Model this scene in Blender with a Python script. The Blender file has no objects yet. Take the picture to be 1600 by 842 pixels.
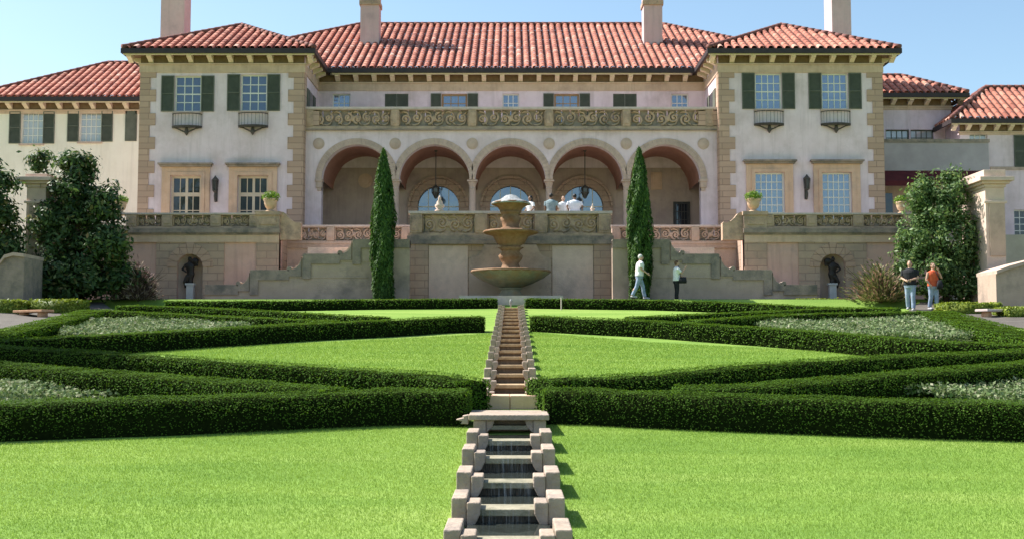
import bpy, math, random
import numpy as np
from mathutils import Vector, Matrix
random.seed(7); rng = np.random.default_rng(7)
S = bpy.context.scene
COL = S.collection
PI = math.pi
# ------------------------------------------------------------------ camera geometry
F = 1800.0; PITCH = math.atan(124/1800.0); E = 2.42; CX = 0.03
SL = 0.0915
def ray(px, py):
    a = (px-800)/F; b = (421-py)/F
    c, s = math.cos(PITCH), math.sin(PITCH)
    return Vector((a, c-b*s, s+b*c))
def at(px, py, Y):
    d = ray(px, py); t = Y/d.y
    return Vector((CX+d.x*t, Y, E+d.z*t))
def gnd(px, py, h=0.0):
    d = ray(px, py); t = (E-h)/(SL*d.y-d.z)
    return Vector((CX+d.x*t, d.y*t, E+d.z*t))
def gz(y):
    if y < -12: return SL*-12
    if y < 43.6: return SL*y
    z0 = SL*43.6
    return z0+(4.32-z0)*min(1, (y-43.6)/0.5)
def zz(py, Y): return at(800, py, Y).z
def xx(px, Y, py=200): return at(px, py, Y).x
FL = 7.18           # terrace floor
GW = 4.32           # walkway level at the foot of the walls
# ------------------------------------------------------------------ materials
def new_mat(name):
    m = bpy.data.materials.new(name); m.use_nodes = True
    nt = m.node_tree; nt.nodes.clear()
    out = nt.nodes.new('ShaderNodeOutputMaterial')
    b = nt.nodes.new('ShaderNodeBsdfPrincipled')
    nt.links.new(b.outputs[0], out.inputs[0])
    return m, nt, b, out
def ramp(nt, stops):
    r = nt.nodes.new('ShaderNodeValToRGB')
    e = r.color_ramp.elements
    while len(e) < len(stops): e.new(0.5)
    for k, (p, c) in enumerate(stops):
        e[k].position = p; e[k].color = (*c, 1)
    return r
def mat(name, c1, c2=None, scale=3.0, rough=0.85, bump=0.0, bscale=None, spec=0.3, c3=None, s2=0.6, stretch=None, metallic=0.0, lo=0.35, hi=0.65):
    m, nt, b, out = new_mat(name)
    N = nt.nodes.new; L = nt.links.new
    b.inputs['Roughness'].default_value = rough
    b.inputs['Metallic'].default_value = metallic
    b.inputs['Specular IOR Level'].default_value = spec
    tc = N('ShaderNodeTexCoord'); mp = N('ShaderNodeMapping')
    L(tc.outputs['Object'], mp.inputs[0])
    if stretch: mp.inputs['Scale'].default_value = stretch
    n = N('ShaderNodeTexNoise'); n.inputs['Scale'].default_value = scale; n.inputs['Detail'].default_value = 6; n.inputs['Roughness'].default_value = 0.65
    L(mp.outputs[0], n.inputs['Vector'])
    r = ramp(nt, [(lo, c1), (hi, c2 or c1)]); L(n.outputs[0], r.inputs[0])
    src = r.outputs[0]
    if c3:
        n2 = N('ShaderNodeTexNoise'); n2.inputs['Scale'].default_value = s2; n2.inputs['Detail'].default_value = 8; n2.inputs['Roughness'].default_value = 0.7
        L(mp.outputs[0], n2.inputs['Vector'])
        mr = N('ShaderNodeMapRange'); mr.inputs[1].default_value = 0.5; mr.inputs[2].default_value = 0.68
        L(n2.outputs[0], mr.inputs[0])
        mx = N('ShaderNodeMix'); mx.data_type = 'RGBA'
        L(mr.outputs[0], mx.inputs[0]); L(src, mx.inputs[6]); mx.inputs[7].default_value = (*c3, 1)
        src = mx.outputs[2]
    if c3 and stretch is None and s2 < .7:
        mp2 = N('ShaderNodeMapping'); mp2.inputs['Scale'].default_value = (2.2, 2.2, .16); L(tc.outputs['Object'], mp2.inputs[0])
        n4 = N('ShaderNodeTexNoise'); n4.inputs['Scale'].default_value = 1.6; n4.inputs['Detail'].default_value = 7; n4.inputs['Roughness'].default_value = 0.7
        L(mp2.outputs[0], n4.inputs['Vector'])
        mr4 = N('ShaderNodeMapRange'); mr4.inputs[1].default_value = 0.5; mr4.inputs[2].default_value = 0.75; mr4.inputs[4].default_value = 0.5; L(n4.outputs[0], mr4.inputs[0])
        mx4 = N('ShaderNodeMix'); mx4.data_type = 'RGBA'; L(mr4.outputs[0], mx4.inputs[0]); L(src, mx4.inputs[6]); mx4.inputs[7].default_value = (*[v*.72 for v in c3], 1)
        src = mx4.outputs[2]
    L(src, b.inputs['Base Color'])
    if bump:
        n3 = N('ShaderNodeTexNoise'); n3.inputs['Scale'].default_value = bscale or scale*6; n3.inputs['Detail'].default_value = 4
        L(mp.outputs[0], n3.inputs['Vector'])
        bp = N('ShaderNodeBump'); bp.inputs['Strength'].default_value = bump; bp.inputs['Distance'].default_value = 0.05
        L(n3.outputs[0], bp.inputs['Height']); L(bp.outputs[0], b.inputs['Normal'])
    return m
TINT = (1.045, .96, 1.07)
def tn(c): return tuple(min(.9, a*b) for a, b in zip(c, TINT))
def block_mat(name, c1, c2, mortar, bw, bh, stain, rough=0.9):
    c1, c2, mortar, stain = tn(c1), tn(c2), tn(mortar), tn(stain)
    """coursed ashlar in the XZ plane"""
    m, nt, b, out = new_mat(name); N = nt.nodes.new; L = nt.links.new
    b.inputs['Roughness'].default_value = rough; b.inputs['Specular IOR Level'].default_value = 0.2
    tc = N('ShaderNodeTexCoord'); sp = N('ShaderNodeSeparateXYZ'); cb = N('ShaderNodeCombineXYZ')
    L(tc.outputs['Object'], sp.inputs[0])
    ad = N('ShaderNodeMath'); ad.operation = 'ADD'
    L(sp.outputs[0], ad.inputs[0]); L(sp.outputs[1], ad.inputs[1]); L(ad.outputs[0], cb.inputs[0]); L(sp.outputs[2], cb.inputs[1])
    br = N('ShaderNodeTexBrick'); br.inputs['Scale'].default_value = 1.0
    br.inputs['Brick Width'].default_value = bw; br.inputs['Row Height'].default_value = bh
    br.inputs['Mortar Size'].default_value = 0.018; br.inputs['Mortar Smooth'].default_value = 0.4
    br.inputs['Color1'].default_value = (*c1, 1); br.inputs['Color2'].default_value = (*c2, 1); br.inputs['Mortar'].default_value = (*mortar, 1)
    L(cb.outputs[0], br.inputs['Vector'])
    n2 = N('ShaderNodeTexNoise'); n2.inputs['Scale'].default_value = 1.1; n2.inputs['Detail'].default_value = 9; n2.inputs['Roughness'].default_value = 0.7
    L(tc.outputs['Object'], n2.inputs['Vector'])
    mr = N('ShaderNodeMapRange'); mr.inputs[1].default_value = 0.42; mr.inputs[2].default_value = 0.72; mr.inputs[4].default_value = 0.75
    L(n2.outputs[0], mr.inputs[0])
    mx = N('ShaderNodeMix'); mx.data_type = 'RGBA'
    L(mr.outputs[0], mx.inputs[0]); L(br.outputs[0], mx.inputs[6]); mx.inputs[7].default_value = (*stain, 1)
    L(mx.outputs[2], b.inputs['Base Color'])
    bp = N('ShaderNodeBump'); bp.inputs['Strength'].default_value = 0.35; bp.inputs['Distance'].default_value = 0.02; bp.invert = True
    L(br.outputs['Fac'], bp.inputs['Height']); L(bp.outputs[0], b.inputs['Normal'])
    return m
def leaf_mat(name, stops, trans=0.25, rough=0.5, spec=0.35, tcol=None, noise=0.0):
    m, nt, b, out = new_mat(name); N = nt.nodes.new; L = nt.links.new
    g = N('ShaderNodeNewGeometry'); src = g.outputs['Random Per Island']
    if noise:
        tc = N('ShaderNodeTexCoord'); n = N('ShaderNodeTexNoise'); n.inputs['Scale'].default_value = noise; n.inputs['Detail'].default_value = 3
        mpn = N('ShaderNodeMapping'); L(tc.outputs['Object'], mpn.inputs[0]); L(mpn.outputs[0], n.inputs['Vector'])
        if name == 'grass_blade': mpn.inputs['Scale'].default_value = (.35, 1.5, 1); mpn.inputs['Rotation'].default_value = (0, 0, 1.05)
        mxx = N('ShaderNodeMix'); mxx.data_type = 'FLOAT'; mxx.inputs[0].default_value = 0.82 if name == 'grass_blade' else 0.55
        L(src, mxx.inputs[2]); L(n.outputs[0], mxx.inputs[3]); src = mxx.outputs[0]
    r = ramp(nt, stops); L(src, r.inputs[0])
    L(r.outputs[0], b.inputs['Base Color'])
    b.inputs['Roughness'].default_value = rough; b.inputs['Specular IOR Level'].default_value = spec
    t = N('ShaderNodeBsdfTranslucent')
    hs = N('ShaderNodeHueSaturation'); hs.inputs['Value'].default_value = 1.5; hs.inputs['Saturation'].default_value = 1.1; hs.inputs['Hue'].default_value = 0.485
    L(r.outputs[0], hs.inputs['Color']); L(hs.outputs[0], t.inputs[0])
    ms = N('ShaderNodeMixShader'); ms.inputs[0].default_value = trans
    L(b.outputs[0], ms.inputs[1]); L(t.outputs[0], ms.inputs[2]); L(ms.outputs[0], out.inputs[0])
    return m
def tile_mat():
    m, nt, b, out = new_mat('clay_tile'); N = nt.nodes.new; L = nt.links.new
    b.inputs['Roughness'].default_value = 0.8; b.inputs['Specular IOR Level'].default_value = 0.3
    uv = N('ShaderNodeUVMap'); fl = N('ShaderNodeVectorMath'); fl.operation = 'FLOOR'; L(uv.outputs[0], fl.inputs[0])
    wn = N('ShaderNodeTexWhiteNoise'); wn.noise_dimensions = '2D'; L(fl.outputs[0], wn.inputs['Vector'])
    r = ramp(nt, [(0.0, (0.28, 0.09, 0.06)), (0.25, (0.40, 0.14, 0.092)), (0.75, (0.49, 0.18, 0.12)), (0.95, (0.54, 0.23, 0.155)), (1.0, (0.56, 0.33, 0.25))])
    L(wn.outputs[0], r.inputs[0])
    tc = N('ShaderNodeTexCoord'); n = N('ShaderNodeTexNoise'); n.inputs['Scale'].default_value = 2.5; n.inputs['Detail'].default_value = 8; n.inputs['Roughness'].default_value = 0.75
    L(tc.outputs['Object'], n.inputs['Vector'])
    mr = N('ShaderNodeMapRange'); mr.inputs[1].default_value = 0.56; mr.inputs[2].default_value = 0.74; mr.inputs[4].default_value = 0.55
    L(n.outputs[0], mr.inputs[0])
    mx = N('ShaderNodeMix'); mx.data_type = 'RGBA'; L(mr.outputs[0], mx.inputs[0]); L(r.outputs[0], mx.inputs[6]); mx.inputs[7].default_value = (0.56, 0.42, 0.35, 1)
    n2 = N('ShaderNodeTexNoise'); n2.inputs['Scale'].default_value = 0.7; n2.inputs['Detail'].default_value = 7
    L(tc.outputs['Object'], n2.inputs['Vector'])
    mr2 = N('ShaderNodeMapRange'); mr2.inputs[1].default_value = 0.55; mr2.inputs[2].default_value = 0.75; mr2.inputs[4].default_value = 0.55
    L(n2.outputs[0], mr2.inputs[0])
    mx2 = N('ShaderNodeMix'); mx2.data_type = 'RGBA'; L(mr2.outputs[0], mx2.inputs[0]); L(mx.outputs[2], mx2.inputs[6]); mx2.inputs[7].default_value = (0.3, 0.12, 0.09, 1)
    # the channel tiles between the barrels are coloured much darker
    sx = N('ShaderNodeSeparateXYZ'); L(uv.outputs[0], sx.inputs[0])
    fr = N('ShaderNodeMath'); fr.operation = 'FRACT'; L(sx.outputs[0], fr.inputs[0])
    ab = N('ShaderNodeMath'); ab.operation = 'SUBTRACT'; L(fr.outputs[0], ab.inputs[0]); ab.inputs[1].default_value = 0.5
    aa = N('ShaderNodeMath'); aa.operation = 'ABSOLUTE'; L(ab.outputs[0], aa.inputs[0])
    m3 = N('ShaderNodeMapRange'); m3.inputs[1].default_value = 0.31; m3.inputs[2].default_value = 0.37; m3.inputs[4].default_value = 0.92
    L(aa.outputs[0], m3.inputs[0])
    mx3 = N('ShaderNodeMix'); mx3.data_type = 'RGBA'; L(m3.outputs[0], mx3.inputs[0]); L(mx2.outputs[2], mx3.inputs[6]); mx3.inputs[7].default_value = (0.05, 0.018, 0.018, 1)
    L(mx3.outputs[2], b.inputs['Base Color'])
    return m
def lawn_mat():
    m, nt, b, out = new_mat('mown_grass'); N = nt.nodes.new; L = nt.links.new
    b.inputs['Roughness'].default_value = 0.9; b.inputs['Specular IOR Level'].default_value = 0.1
    tc = N('ShaderNodeTexCoord')
    n = N('ShaderNodeTexNoise'); n.inputs['Scale'].default_value = 0.9; n.inputs['Detail'].default_value = 6
    mp = N('ShaderNodeMapping'); mp.inputs['Scale'].default_value = (0.3, 1.3, 1); mp.inputs['Rotation'].default_value = (0, 0, 1.05); L(tc.outputs['Object'], mp.inputs[0]); L(mp.outputs[0], n.inputs['Vector'])
    r = ramp(nt, [(0.32, (0.15, 0.255, 0.048)), (0.5, (0.195, 0.305, 0.058)), (0.68, (0.25, 0.35, 0.08))]); L(n.outputs[0], r.inputs[0])
    n2 = N('ShaderNodeTexNoise'); n2.inputs['Scale'].default_value = 45; n2.inputs['Detail'].default_value = 3; L(tc.outputs['Object'], n2.inputs['Vector'])
    mr = N('ShaderNodeMapRange'); mr.inputs[1].default_value = 0.3; mr.inputs[2].default_value = 0.7; mr.inputs[3].default_value = 0.75; mr.inputs[4].default_value = 1.15; L(n2.outputs[0], mr.inputs[0])
    mx = N('ShaderNodeMix'); mx.data_type = 'RGBA'; mx.blend_type = 'MULTIPLY'; mx.inputs[0].default_value = 1
    L(r.outputs[0], mx.inputs[6]); L(mr.outputs[0], mx.inputs[7]); L(mx.outputs[2], b.inputs['Base Color'])
    bp = N('ShaderNodeBump'); bp.inputs['Strength'].default_value = 0.5; bp.inputs['Distance'].default_value = 0.03
    L(n2.outputs[0], bp.inputs['Height']); L(bp.outputs[0], b.inputs['Normal'])
    return m
def smat(name, c1, c2=None, *a, **k):
    if k.get('c3'): k['c3'] = tn(k['c3'])
    return mat(name, tn(c1), tn(c2) if c2 else None, *a, **k)
M = {}
M['stucco'] = smat('stucco', (0.64, 0.55, 0.51), (0.75, 0.665, 0.625), 1.3, 0.92, 0.15, 40, 0.15, c3=(0.54, 0.46, 0.41), s2=0.45, lo=0.3, hi=0.7)
M['cream'] = mat('cream_stucco', (0.78, 0.70, 0.58), (0.85, 0.78, 0.66), 0.8, 0.92, 0.12, 40, 0.15, c3=(0.72, 0.64, 0.52), s2=0.4)
M['greystucco'] = smat('grey_stucco', (0.33, 0.31, 0.29), (0.40, 0.38, 0.355), 0.9, 0.95, 0.12, 30, 0.1)
M['pink'] = smat('pink_plaster', (0.53, 0.37, 0.265), (0.63, 0.455, 0.335), 1.1, 0.93, 0.15, 30, 0.12, c3=(0.36, 0.28, 0.22), s2=0.55)
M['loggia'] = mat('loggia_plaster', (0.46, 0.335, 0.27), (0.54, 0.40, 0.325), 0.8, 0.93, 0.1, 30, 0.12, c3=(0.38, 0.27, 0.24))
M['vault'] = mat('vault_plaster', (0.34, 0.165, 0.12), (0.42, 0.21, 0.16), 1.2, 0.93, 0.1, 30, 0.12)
M['quoin'] = block_mat('quoin_stone', (0.50, 0.365, 0.24), (0.40, 0.29, 0.19), (0.25, 0.18, 0.12), 1.3, 0.28, (0.38, 0.29, 0.2))
M['stone'] = smat('carved_stone', (0.41, 0.31, 0.195), (0.53, 0.405, 0.26), 3.5, 0.92, 0.35, 18, 0.15, c3=(0.19, 0.165, 0.125), s2=0.9)
M['stonelight'] = smat('arch_stone', (0.46, 0.365, 0.265), (0.55, 0.44, 0.32), 2.5, 0.9, 0.2, 20, 0.15, c3=(0.38, 0.31, 0.23))
M['surround'] = smat('window_stone', (0.57, 0.40, 0.245), (0.65, 0.475, 0.305), 2.5, 0.9, 0.15, 20, 0.15, c3=(0.43, 0.33, 0.23))
M['frieze'] = smat('frieze_stone', (0.52, 0.40, 0.255), (0.60, 0.475, 0.315), 2.0, 0.9, 0.15, 20, 0.15, c3=(0.43, 0.33, 0.22))
M['bracket'] = smat('painted_bracket', (0.66, 0.56, 0.36), (0.72, 0.62, 0.42), 4, 0.8)
M['soffit'] = mat('stained_shaded_soffit', (0.16, 0.095, 0.05), (0.22, 0.135, 0.075), 5, 0.8, stretch=(1, 8, 1))
M['gutter'] = mat('dark_gutter', (0.03, 0.024, 0.028), (0.05, 0.035, 0.035), 4, 0.6)
M['ridge'] = mat('ridge_tile', (0.13, 0.05, 0.045), (0.24, 0.10, 0.08), 4, 0.85)
M['tile'] = tile_mat()
M['chimney'] = smat('chimney_stucco', (0.55, 0.42, 0.37), (0.64, 0.51, 0.45), 1.2, 0.92, 0.1, 30, 0.1, c3=(0.46, 0.37, 0.33))
M['shutter'] = mat('green_shutter', (0.092, 0.098, 0.075), (0.125, 0.13, 0.1), 3, 0.7)
M['bronzeframe'] = mat('stained_wood', (0.30, 0.185, 0.09), (0.38, 0.24, 0.13), 5, 0.6)
M['frame'] = mat('white_frame', (0.66, 0.64, 0.58), (0.72, 0.70, 0.64), 4, 0.6)
M['tanframe'] = mat('tan_frame', (0.55, 0.44, 0.33), (0.62, 0.50, 0.38), 4, 0.6)
M['iron'] = mat('wrought_iron', (0.05, 0.044, 0.04), (0.085, 0.072, 0.062), 8, 0.55)
M['bronze'] = mat('bronze', (0.022, 0.018, 0.018), (0.04, 0.032, 0.028), 5, 0.45, metallic=0.35)
M['awning'] = mat('maroon_canvas', (0.075, 0.012, 0.015), (0.11, 0.018, 0.02), 3, 0.85)
M['outer'] = smat('garden_stone', (0.57, 0.465, 0.34), (0.67, 0.555, 0.41), 1.5, 0.92, 0.25, 20, 0.12, c3=(0.45, 0.38, 0.29), s2=0.7)
M['ashlar'] = block_mat('ashlar', (0.48, 0.375, 0.245), (0.42, 0.32, 0.21), (0.29, 0.22, 0.15), 0.8, 0.3, (0.29, 0.245, 0.175))
M['stair'] = smat('stair_wall_stone', (0.40, 0.325, 0.225), (0.49, 0.40, 0.28), 1.0, 0.93, 0.2, 20, 0.1, c3=(0.26, 0.225, 0.165), s2=0.7)
M['coping'] = smat('weathered_coping', (0.24, 0.21, 0.155), (0.36, 0.30, 0.22), 3.0, 0.92, 0.3, 18, 0.12, c3=(0.13, 0.13, 0.105), s2=1.0)
M['caplit'] = smat('pale_coping', (0.50, 0.44, 0.36), (0.62, 0.55, 0.46), 3, 0.9, 0.2, 20, 0.15)
M['cascade'] = smat('cascade_stone', (0.30, 0.255, 0.175), (0.42, 0.36, 0.255), 4.0, 0.9, 0.4, 22, 0.15, c3=(0.25, 0.225, 0.175), s2=2.2)
M['weir'] = mat('algae_stone', (0.22, 0.20, 0.135), (0.34, 0.30, 0.21), 5, 0.75, 0.3, 25, 0.3, c3=(0.13, 0.13, 0.08), s2=3)
M['rustweir'] = mat('iron_stained_stone', (0.36, 0.25, 0.14), (0.48, 0.35, 0.21), 5, 0.8, 0.3, 25, 0.2, c3=(0.26, 0.15, 0.08), s2=3)
M['riser'] = mat('wet_riser', (0.028, 0.024, 0.018), (0.055, 0.046, 0.034), 6, 0.35, 0.3, 18, 0.5, stretch=(4, 1, .5))
M['rustriser'] = mat('wet_rusty_riser', (0.12, 0.075, 0.042), (0.19, 0.12, 0.07), 6, 0.5, 0.3, 18, 0.4, stretch=(4, 1, .5))
M['basinrust'] = mat('rusty_basin', (0.20, 0.118, 0.068), (0.29, 0.175, 0.105), 3.5, 0.8, 0.3, 15, 0.2, c3=(0.19, 0.085, 0.035), s2=2)
M['basingreen'] = mat('mossy_basin', (0.20, 0.185, 0.14), (0.29, 0.265, 0.2), 3.5, 0.8, 0.3, 15, 0.2, c3=(0.3, 0.19, 0.1), s2=1.6)
M['terracotta'] = mat('terracotta', (0.42, 0.21, 0.12), (0.55, 0.33, 0.2), 6, 0.85, 0.2, 30, 0.2)
M['urn'] = smat('urn_stone', (0.50, 0.37, 0.21), (0.62, 0.48, 0.30), 6, 0.88, 0.25, 30, 0.2, c3=(0.33, 0.26, 0.17), s2=3)
M['path'] = mat('paved_path', (0.085, 0.073, 0.062), (0.125, 0.11, 0.092), 2, 0.9, 0.2, 25)  # dark tone carries the tree shade missing on the left path
M['soil'] = mat('soil', (0.03, 0.025, 0.016), (0.05, 0.045, 0.025), 8, 0.95, 0.5, 30)
M['terr'] = mat('terrace_paving', (0.40, 0.34, 0.28), (0.48, 0.41, 0.34), 2, 0.9)
M['bark'] = mat('bark', (0.07, 0.05, 0.035), (0.12, 0.09, 0.065), 8, 0.95, 0.6, 25, stretch=(1, 1, .25))
M['lawn'] = lawn_mat()
M['blade'] = leaf_mat('grass_blade', [(0.25, (0.155, 0.265, 0.052)), (0.5, (0.205, 0.318, 0.063)), (0.75, (0.27, 0.37, 0.09))], 0.3, 0.7, 0.08, noise=0.9)
M['box'] = leaf_mat('box_leaf', [(0, (0.03, 0.066, 0.008)), (0.45, (0.068, 0.135, 0.017)), (0.7, (0.09, 0.165, 0.023)), (1, (0.115, 0.195, 0.032))], 0.3, 0.75, 0.08, noise=.8)
M['boxcore'] = mat('shaded_twigs', (0.006, 0.010, 0.003), (0.014, 0.02, 0.006), 20, 0.95, spec=0.0)  # near-black solid core; the shade inside the foliage is put into its colour
M['boxbright'] = leaf_mat('young_box_leaf', [(0, (0.10, 0.15, 0.015)), (0.5, (0.18, 0.24, 0.03)), (1, (0.30, 0.35, 0.06))], 0.25, 0.55, 0.3)
M['cypress'] = leaf_mat('cypress_spray', [(0, (0.022, 0.055, 0.012)), (0.5, (0.05, 0.11, 0.022)), (1, (0.11, 0.19, 0.04))], 0.2, 0.65, 0.2)
M['magnolia'] = leaf_mat('magnolia_leaf', [(0, (0.022, 0.05, 0.016)), (0.5, (0.05, 0.09, 0.03)), (0.88, (0.10, 0.16, 0.045)), (0.94, (0.17, 0.13, 0.055)), (1, (0.16, 0.22, 0.08))], 0.28, 0.5, 0.25)
M['holly'] = leaf_mat('glossy_leaf', [(0, (0.036, 0.075, 0.024)), (0.5, (0.085, 0.15, 0.045)), (0.9, (0.16, 0.24, 0.075)), (1, (0.26, 0.32, 0.13))], 0.32, 0.5, 0.25)
M['silver'] = leaf_mat('silvery_leaf', [(0, (0.08, 0.13, 0.04)), (0.5, (0.14, 0.195, 0.08)), (0.85, (0.24, 0.28, 0.15)), (1, (0.35, 0.34, 0.23))], 0.2, 0.75, 0.12)
M['fern'] = leaf_mat('potted_leaf', [(0, (0.06, 0.13, 0.015)), (0.5, (0.12, 0.22, 0.025)), (1, (0.22, 0.32, 0.05))], 0.3, 0.5, 0.3)
M['plume'] = leaf_mat('purple_plume', [(0, (0.07, 0.035, 0.04)), (0.45, (0.14, 0.09, 0.07)), (0.8, (0.33, 0.24, 0.19)), (1, (0.5, 0.4, 0.32))], 0.2, 0.7, 0.2)
M['russet'] = leaf_mat('russet_leaf', [(0, (0.07, 0.09, 0.025)), (0.45, (0.15, 0.17, 0.06)), (0.7, (0.28, 0.2, 0.12)), (1, (0.45, 0.26, 0.19))], 0.2, 0.6, 0.25)
M['skin'] = mat('skin', (0.46, 0.27, 0.19), (0.52, 0.32, 0.23), 8, 0.55, spec=0.35)
M['skindark'] = mat('tanned_skin', (0.20, 0.11, 0.07), (0.25, 0.14, 0.09), 8, 0.55, spec=0.35)
M['white'] = mat('white_cotton', (0.72, 0.71, 0.70), (0.78, 0.77, 0.76), 9, 0.9, 0.2, 25)
M['lilac'] = mat('pale_cotton', (0.66, 0.66, 0.74), (0.74, 0.74, 0.82), 9, 0.9, 0.2, 25)
M['teal'] = mat('teal_cotton', (0.20, 0.26, 0.28), (0.27, 0.34, 0.36), 7, 0.9, 0.2, 25)
M['black'] = mat('black_cotton', (0.012, 0.012, 0.015), (0.022, 0.022, 0.026), 9, 0.85, 0.2, 25)
M['orange'] = mat('orange_cotton', (0.52, 0.085, 0.03), (0.62, 0.12, 0.05), 7, 0.85, 0.2, 25)
M['jeans'] = mat('blue_denim', (0.19, 0.25, 0.37), (0.33, 0.39, 0.50), 9, 0.9, 0.2, 30)
M['shoe'] = mat('grey_shoe', (0.35, 0.35, 0.35), (0.45, 0.45, 0.45), 9, 0.7)
M['hairdark'] = mat('black_hair', (0.012, 0.010, 0.010), (0.02, 0.016, 0.014), 20, 0.5)
M['hairbrown'] = mat('brown_hair', (0.09, 0.045, 0.022), (0.14, 0.075, 0.04), 20, 0.5)
M['hairgrey'] = mat('grey_hair', (0.5, 0.48, 0.44), (0.62, 0.6, 0.55), 20, 0.6)
M['hairsand'] = mat('sandy_hair', (0.10, 0.06, 0.03), (0.16, 0.10, 0.055), 20, 0.6)
M['eye'] = mat('eye', (0.02, 0.015, 0.01), None, 3, 0.3)
M['plinth'] = mat('pale_plinth', (0.5, 0.49, 0.47), (0.6, 0.59, 0.57), 4, 0.85, 0.2, 20)
def glass(name, col, metallic, rough=0.06):
    m, nt, b, out = new_mat(name); N = nt.nodes.new; L = nt.links.new
    b.inputs['Base Color'].default_value = (*col, 1); b.inputs['Metallic'].default_value = metallic; b.inputs['Roughness'].default_value = rough
    tc = N('ShaderNodeTexCoord'); n = N('ShaderNodeTexNoise'); n.inputs['Scale'].default_value = 2.2
    L(tc.outputs['Object'], n.inputs['Vector'])
    bp = N('ShaderNodeBump'); bp.inputs['Strength'].default_value = 0.08; bp.inputs['Distance'].default_value = 0.1
    L(n.outputs[0], bp.inputs['Height']); L(bp.outputs[0], b.inputs['Normal'])
    return m
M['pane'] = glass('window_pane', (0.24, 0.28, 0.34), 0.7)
M['panemid'] = glass('reflection_toned_pane', (0.13, 0.155, 0.19), 0.65)  # darker pane, dark tree reflections put into its colour
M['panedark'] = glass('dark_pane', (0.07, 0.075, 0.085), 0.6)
M['curtain'] = glass('curtained_pane', (0.42, 0.44, 0.45), 0.2, 0.15)
M['water'] = glass('dark_water', (0.03, 0.035, 0.03), 0.0, 0.05)
M['foam'] = mat('white_water', (0.20, 0.20, 0.195), (0.44, 0.44, 0.43), 9, 0.4, 0.6, 14)
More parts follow.
